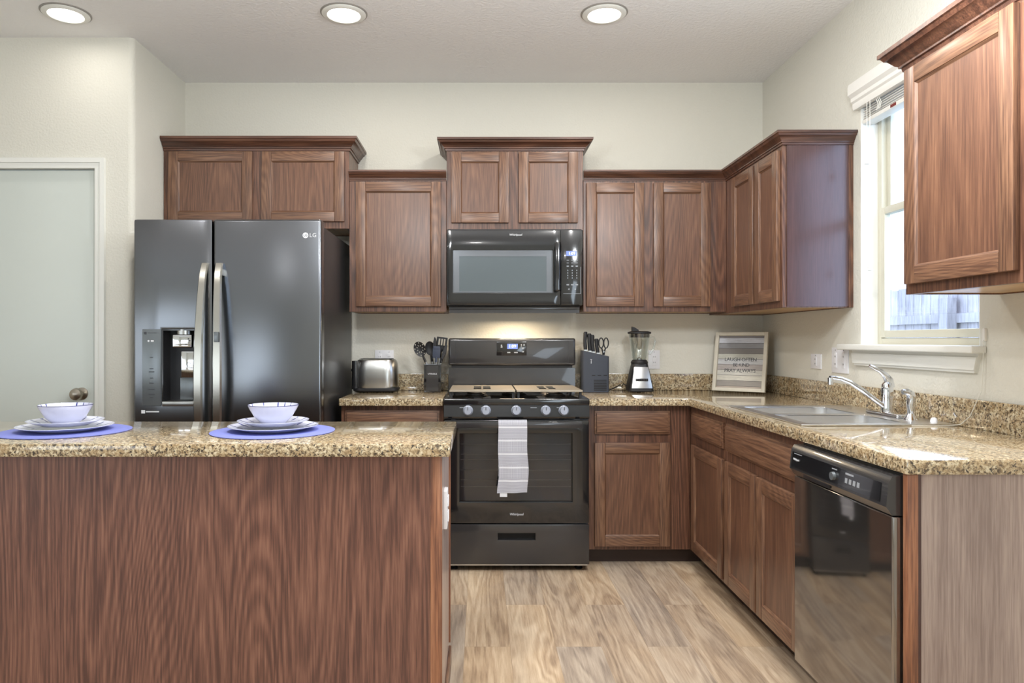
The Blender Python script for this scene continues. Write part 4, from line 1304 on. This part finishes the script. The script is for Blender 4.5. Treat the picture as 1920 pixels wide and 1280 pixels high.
sc_ = thing('kitchen_scissors', 'black-handled kitchen scissors standing in the right end of the knife block', 'scissors', (.727, 4.235, CT + .22), None)
zt = CT + .245 - (.727 - k0) / (k1 - k0) * .035
for sg in (-1, 1):
    mb = MB(); pts = []
    for j in range(17):
        a = 2 * PI * j / 16
        pts.append((.727 + sg * .0145 + .0135 * math.cos(a), 4.235, zt + .072 + .030 * math.sin(a)))
    mb.tube(pts, .0035, 8)
    mb.tube([(.727 + sg * .012, 4.235, zt + .044), (.727 + sg * .004, 4.235, zt + .020), (.727 + sg * .003, 4.235, zt + .001)], [.004, .005, .004], 8)
    mb.build('finger_loop', M['black_matte'], sc_)
MB().lathe([(.004, -.006), (.004, .006)], (.727, 4.235, zt + .020), 12, 1).build('pivot', M['steel'], sc_)

# ------------------------------------------------------------------ blender
bn = thing('blender', 'steel and black countertop blender with a clear jar', 'blender', (.935, 4.235, CT))
cx, cy = .938, 4.238
sq = dict(seg=4, a0=PI / 4)
mb = MB(); rr = []
for w, d, z in ((.068, .066, .004), (.072, .070, .010), (.070, .068, .030), (.052, .052, .125), (.046, .046, .155), (.044, .044, .165)):
    rr.append(rrect(mb, cx - w, cx + w, cy - d, cy + d, .022, CT + z))
loft(mb, rr); mb.build('base', M['black_matte'], bn)
mb = MB(); rr = []
for w, d, z in ((.060, .0705, .026), (.044, .0545, .125), (.041, .0475, .148)):
    n = 10
    f_ = [mb.v(cx + w * (2 * i / n - 1), cy - d - .0015 - .004 * (1 - (2 * i / n - 1) ** 2), CT + z) for i in range(n + 1)]
    b_ = [mb.v(cx + w * (1 - 2 * i / n), cy - d + .006, CT + z) for i in range(n + 1)]
    rr.append(f_ + b_)
loft(mb, rr); mb.build('steel_front', M['steel'], bn)
MB().box(cx - .036, cx + .036, cy - .070, cy - .058, CT + .066, CT + .082, b=.002).build('button_bar', M['black'], bn)
mb = MB()
for i in range(5): mb.box(cx - .032 + i * .0135, cx - .0215 + i * .0135, cy - .0718, cy - .069, CT + .069, CT + .079, b=.001)
mb.build('push_button', M['steel_side'], bn)
MB().lathe([(.048, 0), (.050, .012), (.044, .022), (.040, .026)], (cx, cy, CT + .163), 28).build('collar', M['black_matte'], bn)
mb = MB()
mb.lathe([(.036, .188), (.045, .200), (.062, .330), (.064, .342), (.061, .342), (.059, .330), (.042, .202), (.034, .192)], (cx, cy, CT), 36)
mb.f([]) if False else None
jar = mb.build('jar', M['jar'], bn)
MB().tube([(cx + .060, cy, CT + .325), (cx + .085, cy, CT + .322), (cx + .093, cy, CT + .295), (cx + .080, cy, CT + .250), (cx + .062, cy, CT + .222), (cx + .052, cy, CT + .225)], .0065, 10).build('jar_handle', M['jar'], jar)
MB().lathe([(.014, 0), (.014, .008), (.005, .012), (.005, .022), (0, .022)], (cx, cy, CT + .19), 16).box(cx - .024, cx + .024, cy - .004, cy + .004, CT + .205, CT + .208).box(cx - .004, cx + .004, cy - .024, cy + .024, CT + .209, CT + .212).build('blades', M['steel'], bn)
MB().lathe([(.058, .320), (.0585, .340), (.068, .343), (.068, .352), (.050, .357), (0, .358)], (cx, cy, CT), 32).build('lid', M['black_matte'], bn)
mb = MB(); mb.prism([(cx - .045, CT + .356), (cx - .045, CT + .384), (cx - .030, CT + .380), (cx - .008, CT + .366), (cx - .004, CT + .356)], 1, cy - .012, cy + .012)
mb.box(cx - .065, cx - .045, cy - .015, cy + .015, CT + .345, CT + .353)
mb.build('pour_cap', M['black_matte'], bn)
MB().tube([(cx - .060, cy + .03, CT + .03), (cx - .085, cy + .05, CT + .045), (cx - .09, cy + .07, CT + .025), (cx - .10, cy + .06, CT + .040), (cx - .13, cy + .07, CT + .020), (cx - .165, cy + .07, CT + .006), (cx - .175, cy + .08, CT + .004)], .0032, 8).build('power_cord', M['cord_black'], bn)

# ------------------------------------------------------------------ leaning sign
P0, P1 = Vector((1.392, 4.300, 0)), Vector((1.632, 4.112, 0))
ud = (P1 - P0).normalized()
nb = Vector((-ud.y, ud.x, 0)); nb = nb if nb.y > 0 else -nb     # back direction
lean = .20
vd = (Vector((0, 0, 1)) * math.cos(lean) + nb * math.sin(lean)).normalized()
wd = ud.cross(vd).normalized()
if wd.y > 0: wd = -wd    # towards the viewer
L = (P1 - P0).length; HS = .352
o0 = P0 + Vector((0, 0, CT + .002)) + Vector((0, 0, .022 * math.sin(lean))) * 0
S = Matrix(((ud.x, wd.x, vd.x, o0.x), (ud.y, wd.y, vd.y, o0.y), (ud.z, wd.z, vd.z, o0.z), (0, 0, 0, 1)))
sg = thing('framed_sign', 'cream framed pallet-wood sign leaning in the counter corner', 'sign', tuple(P0.lerp(P1, .5) + Vector((0, 0, CT))))
fw = .020
mb = MB(S)
for a in ((0, fw, 0, HS), (L - fw, L, 0, HS), (fw, L - fw, 0, fw), (fw, L - fw, HS - fw, HS)):
    mb.box(a[0], a[1], -.0, .024, a[2], a[3], b=.0015)
mb.build('frame', M['frame_cream'], sg)
mb = MB(S); mb.box(fw - .002, L - fw + .002, .002, .008, fw - .002, HS - fw + .002)
o = mb.build('board', M['sign_boards'], sg)
me = o.data; uvl = me.uv_layers.new(name='UVMap'); Si = S.inverted(); wl = worldloc(o)
for lp in me.loops:
    q = Si @ (me.vertices[lp.vertex_index].co + wl)
    uvl.data[lp.index].uv = (q.x / L, q.z / HS)
def sgM(u, v): 
    p = S @ Vector((u, .0086, v))
    return faceM(p.x, p.y, p.z, tuple(ud), tuple(vd))
text('lettering', 'LAUGH OFTEN', .030, sgM(L * .50, .190), M['print_dark'], o, .0003, space=.9)
text('lettering', 'BE KIND', .028, sgM(L * .52, .158), M['print_dark'], o, .0003, space=.9)
text('lettering', 'PRAY ALWAYS', .030, sgM(L * .50, .124), M['print_dark'], o, .0003, space=.9)

# ------------------------------------------------------------------ outlets
def outlet(label, Mx, u, v, w, h, gangs):
    t = thing('wall_outlet', label, 'electrical outlet', tuple(Mx @ Vector((u, 0, v))), 'wall outlets and switches')
    MB(Mx).box(u - w / 2, u + w / 2, .0, .006, v - h / 2, v + h / 2, b=.002).build('cover_plate', M['plate_white'], t)
    for g in range(gangs):
        uu = u + (g - (gangs - 1) / 2) * w / gangs
        s_ = MB(Mx).box(uu - .013, uu + .013, .006, .0085, v - h * .3, v + h * .3, b=.001).build('socket', M['plate_white'], t)
        mb = MB(Mx)
        for dv in (-.15, .15): mb.box(uu - .006, uu - .004, .0084, .0090, v + dv * h - .004, v + dv * h + .004).box(uu + .004, uu + .006, .0084, .0090, v + dv * h - .004, v + dv * h + .004)
        mb.box(uu - .002, uu + .002, .006, .0075, v + h * .40 - .002, v + h * .40 + .002)
        mb.build('slots', M['slot'], s_)
WB = Mback(YW); WR = Mright(XR)
outlet('white double outlet plate on the wall behind the toaster', WB, -.583, 1.075, .115, .115, 2)
outlet('white single outlet plate on the wall behind the blender jar', WB, 1.062, 1.075, .070, .115, 1)
outlet('small white outlet plate on the right wall between the sign and the larger plate', WR, 3.69, 1.085, .112, .076, 1)
outlet('larger white double plate on the right wall just left of the window sill', WR, 3.445, 1.097, .155, .122, 2)

# ------------------------------------------------------------------ behind the camera (seen only in reflections)
for i, (x, z, w, h) in enumerate(((-2.75, 2.02, .34, .5), (-2.15, 2.02, .34, .5), (-2.45, 1.35, .4, .5))):
    t = thing('wall_picture', ['dark framed picture on the rear wall, left of the upper pair', 'dark framed picture on the rear wall, right of the upper pair', 'dark framed picture on the rear wall, below the upper pair'][i], 'picture', (x, YRR, z - h / 2), 'pictures on the rear wall')
    MB().box(x - w / 2, x + w / 2, YRR + .001, YRR + .03, z - h / 2, z + h / 2, b=.004).build('picture', M['art_dark'], t)
tb = thing('dining_table', 'dark wood dining table in the room behind the camera', 'table', (-2.2, -2.2, 0))
MB().box(-3.1, -1.3, -2.7, -1.8, .72, .76, b=.006).build('tabletop', M['table_wood'], tb)
for x in (-3.03, -1.37):
    for y in (-2.63, -1.87): MB().box(x - .035, x + .035, y - .035, y + .035, 0, .72).build('leg', M['table_wood'], tb)
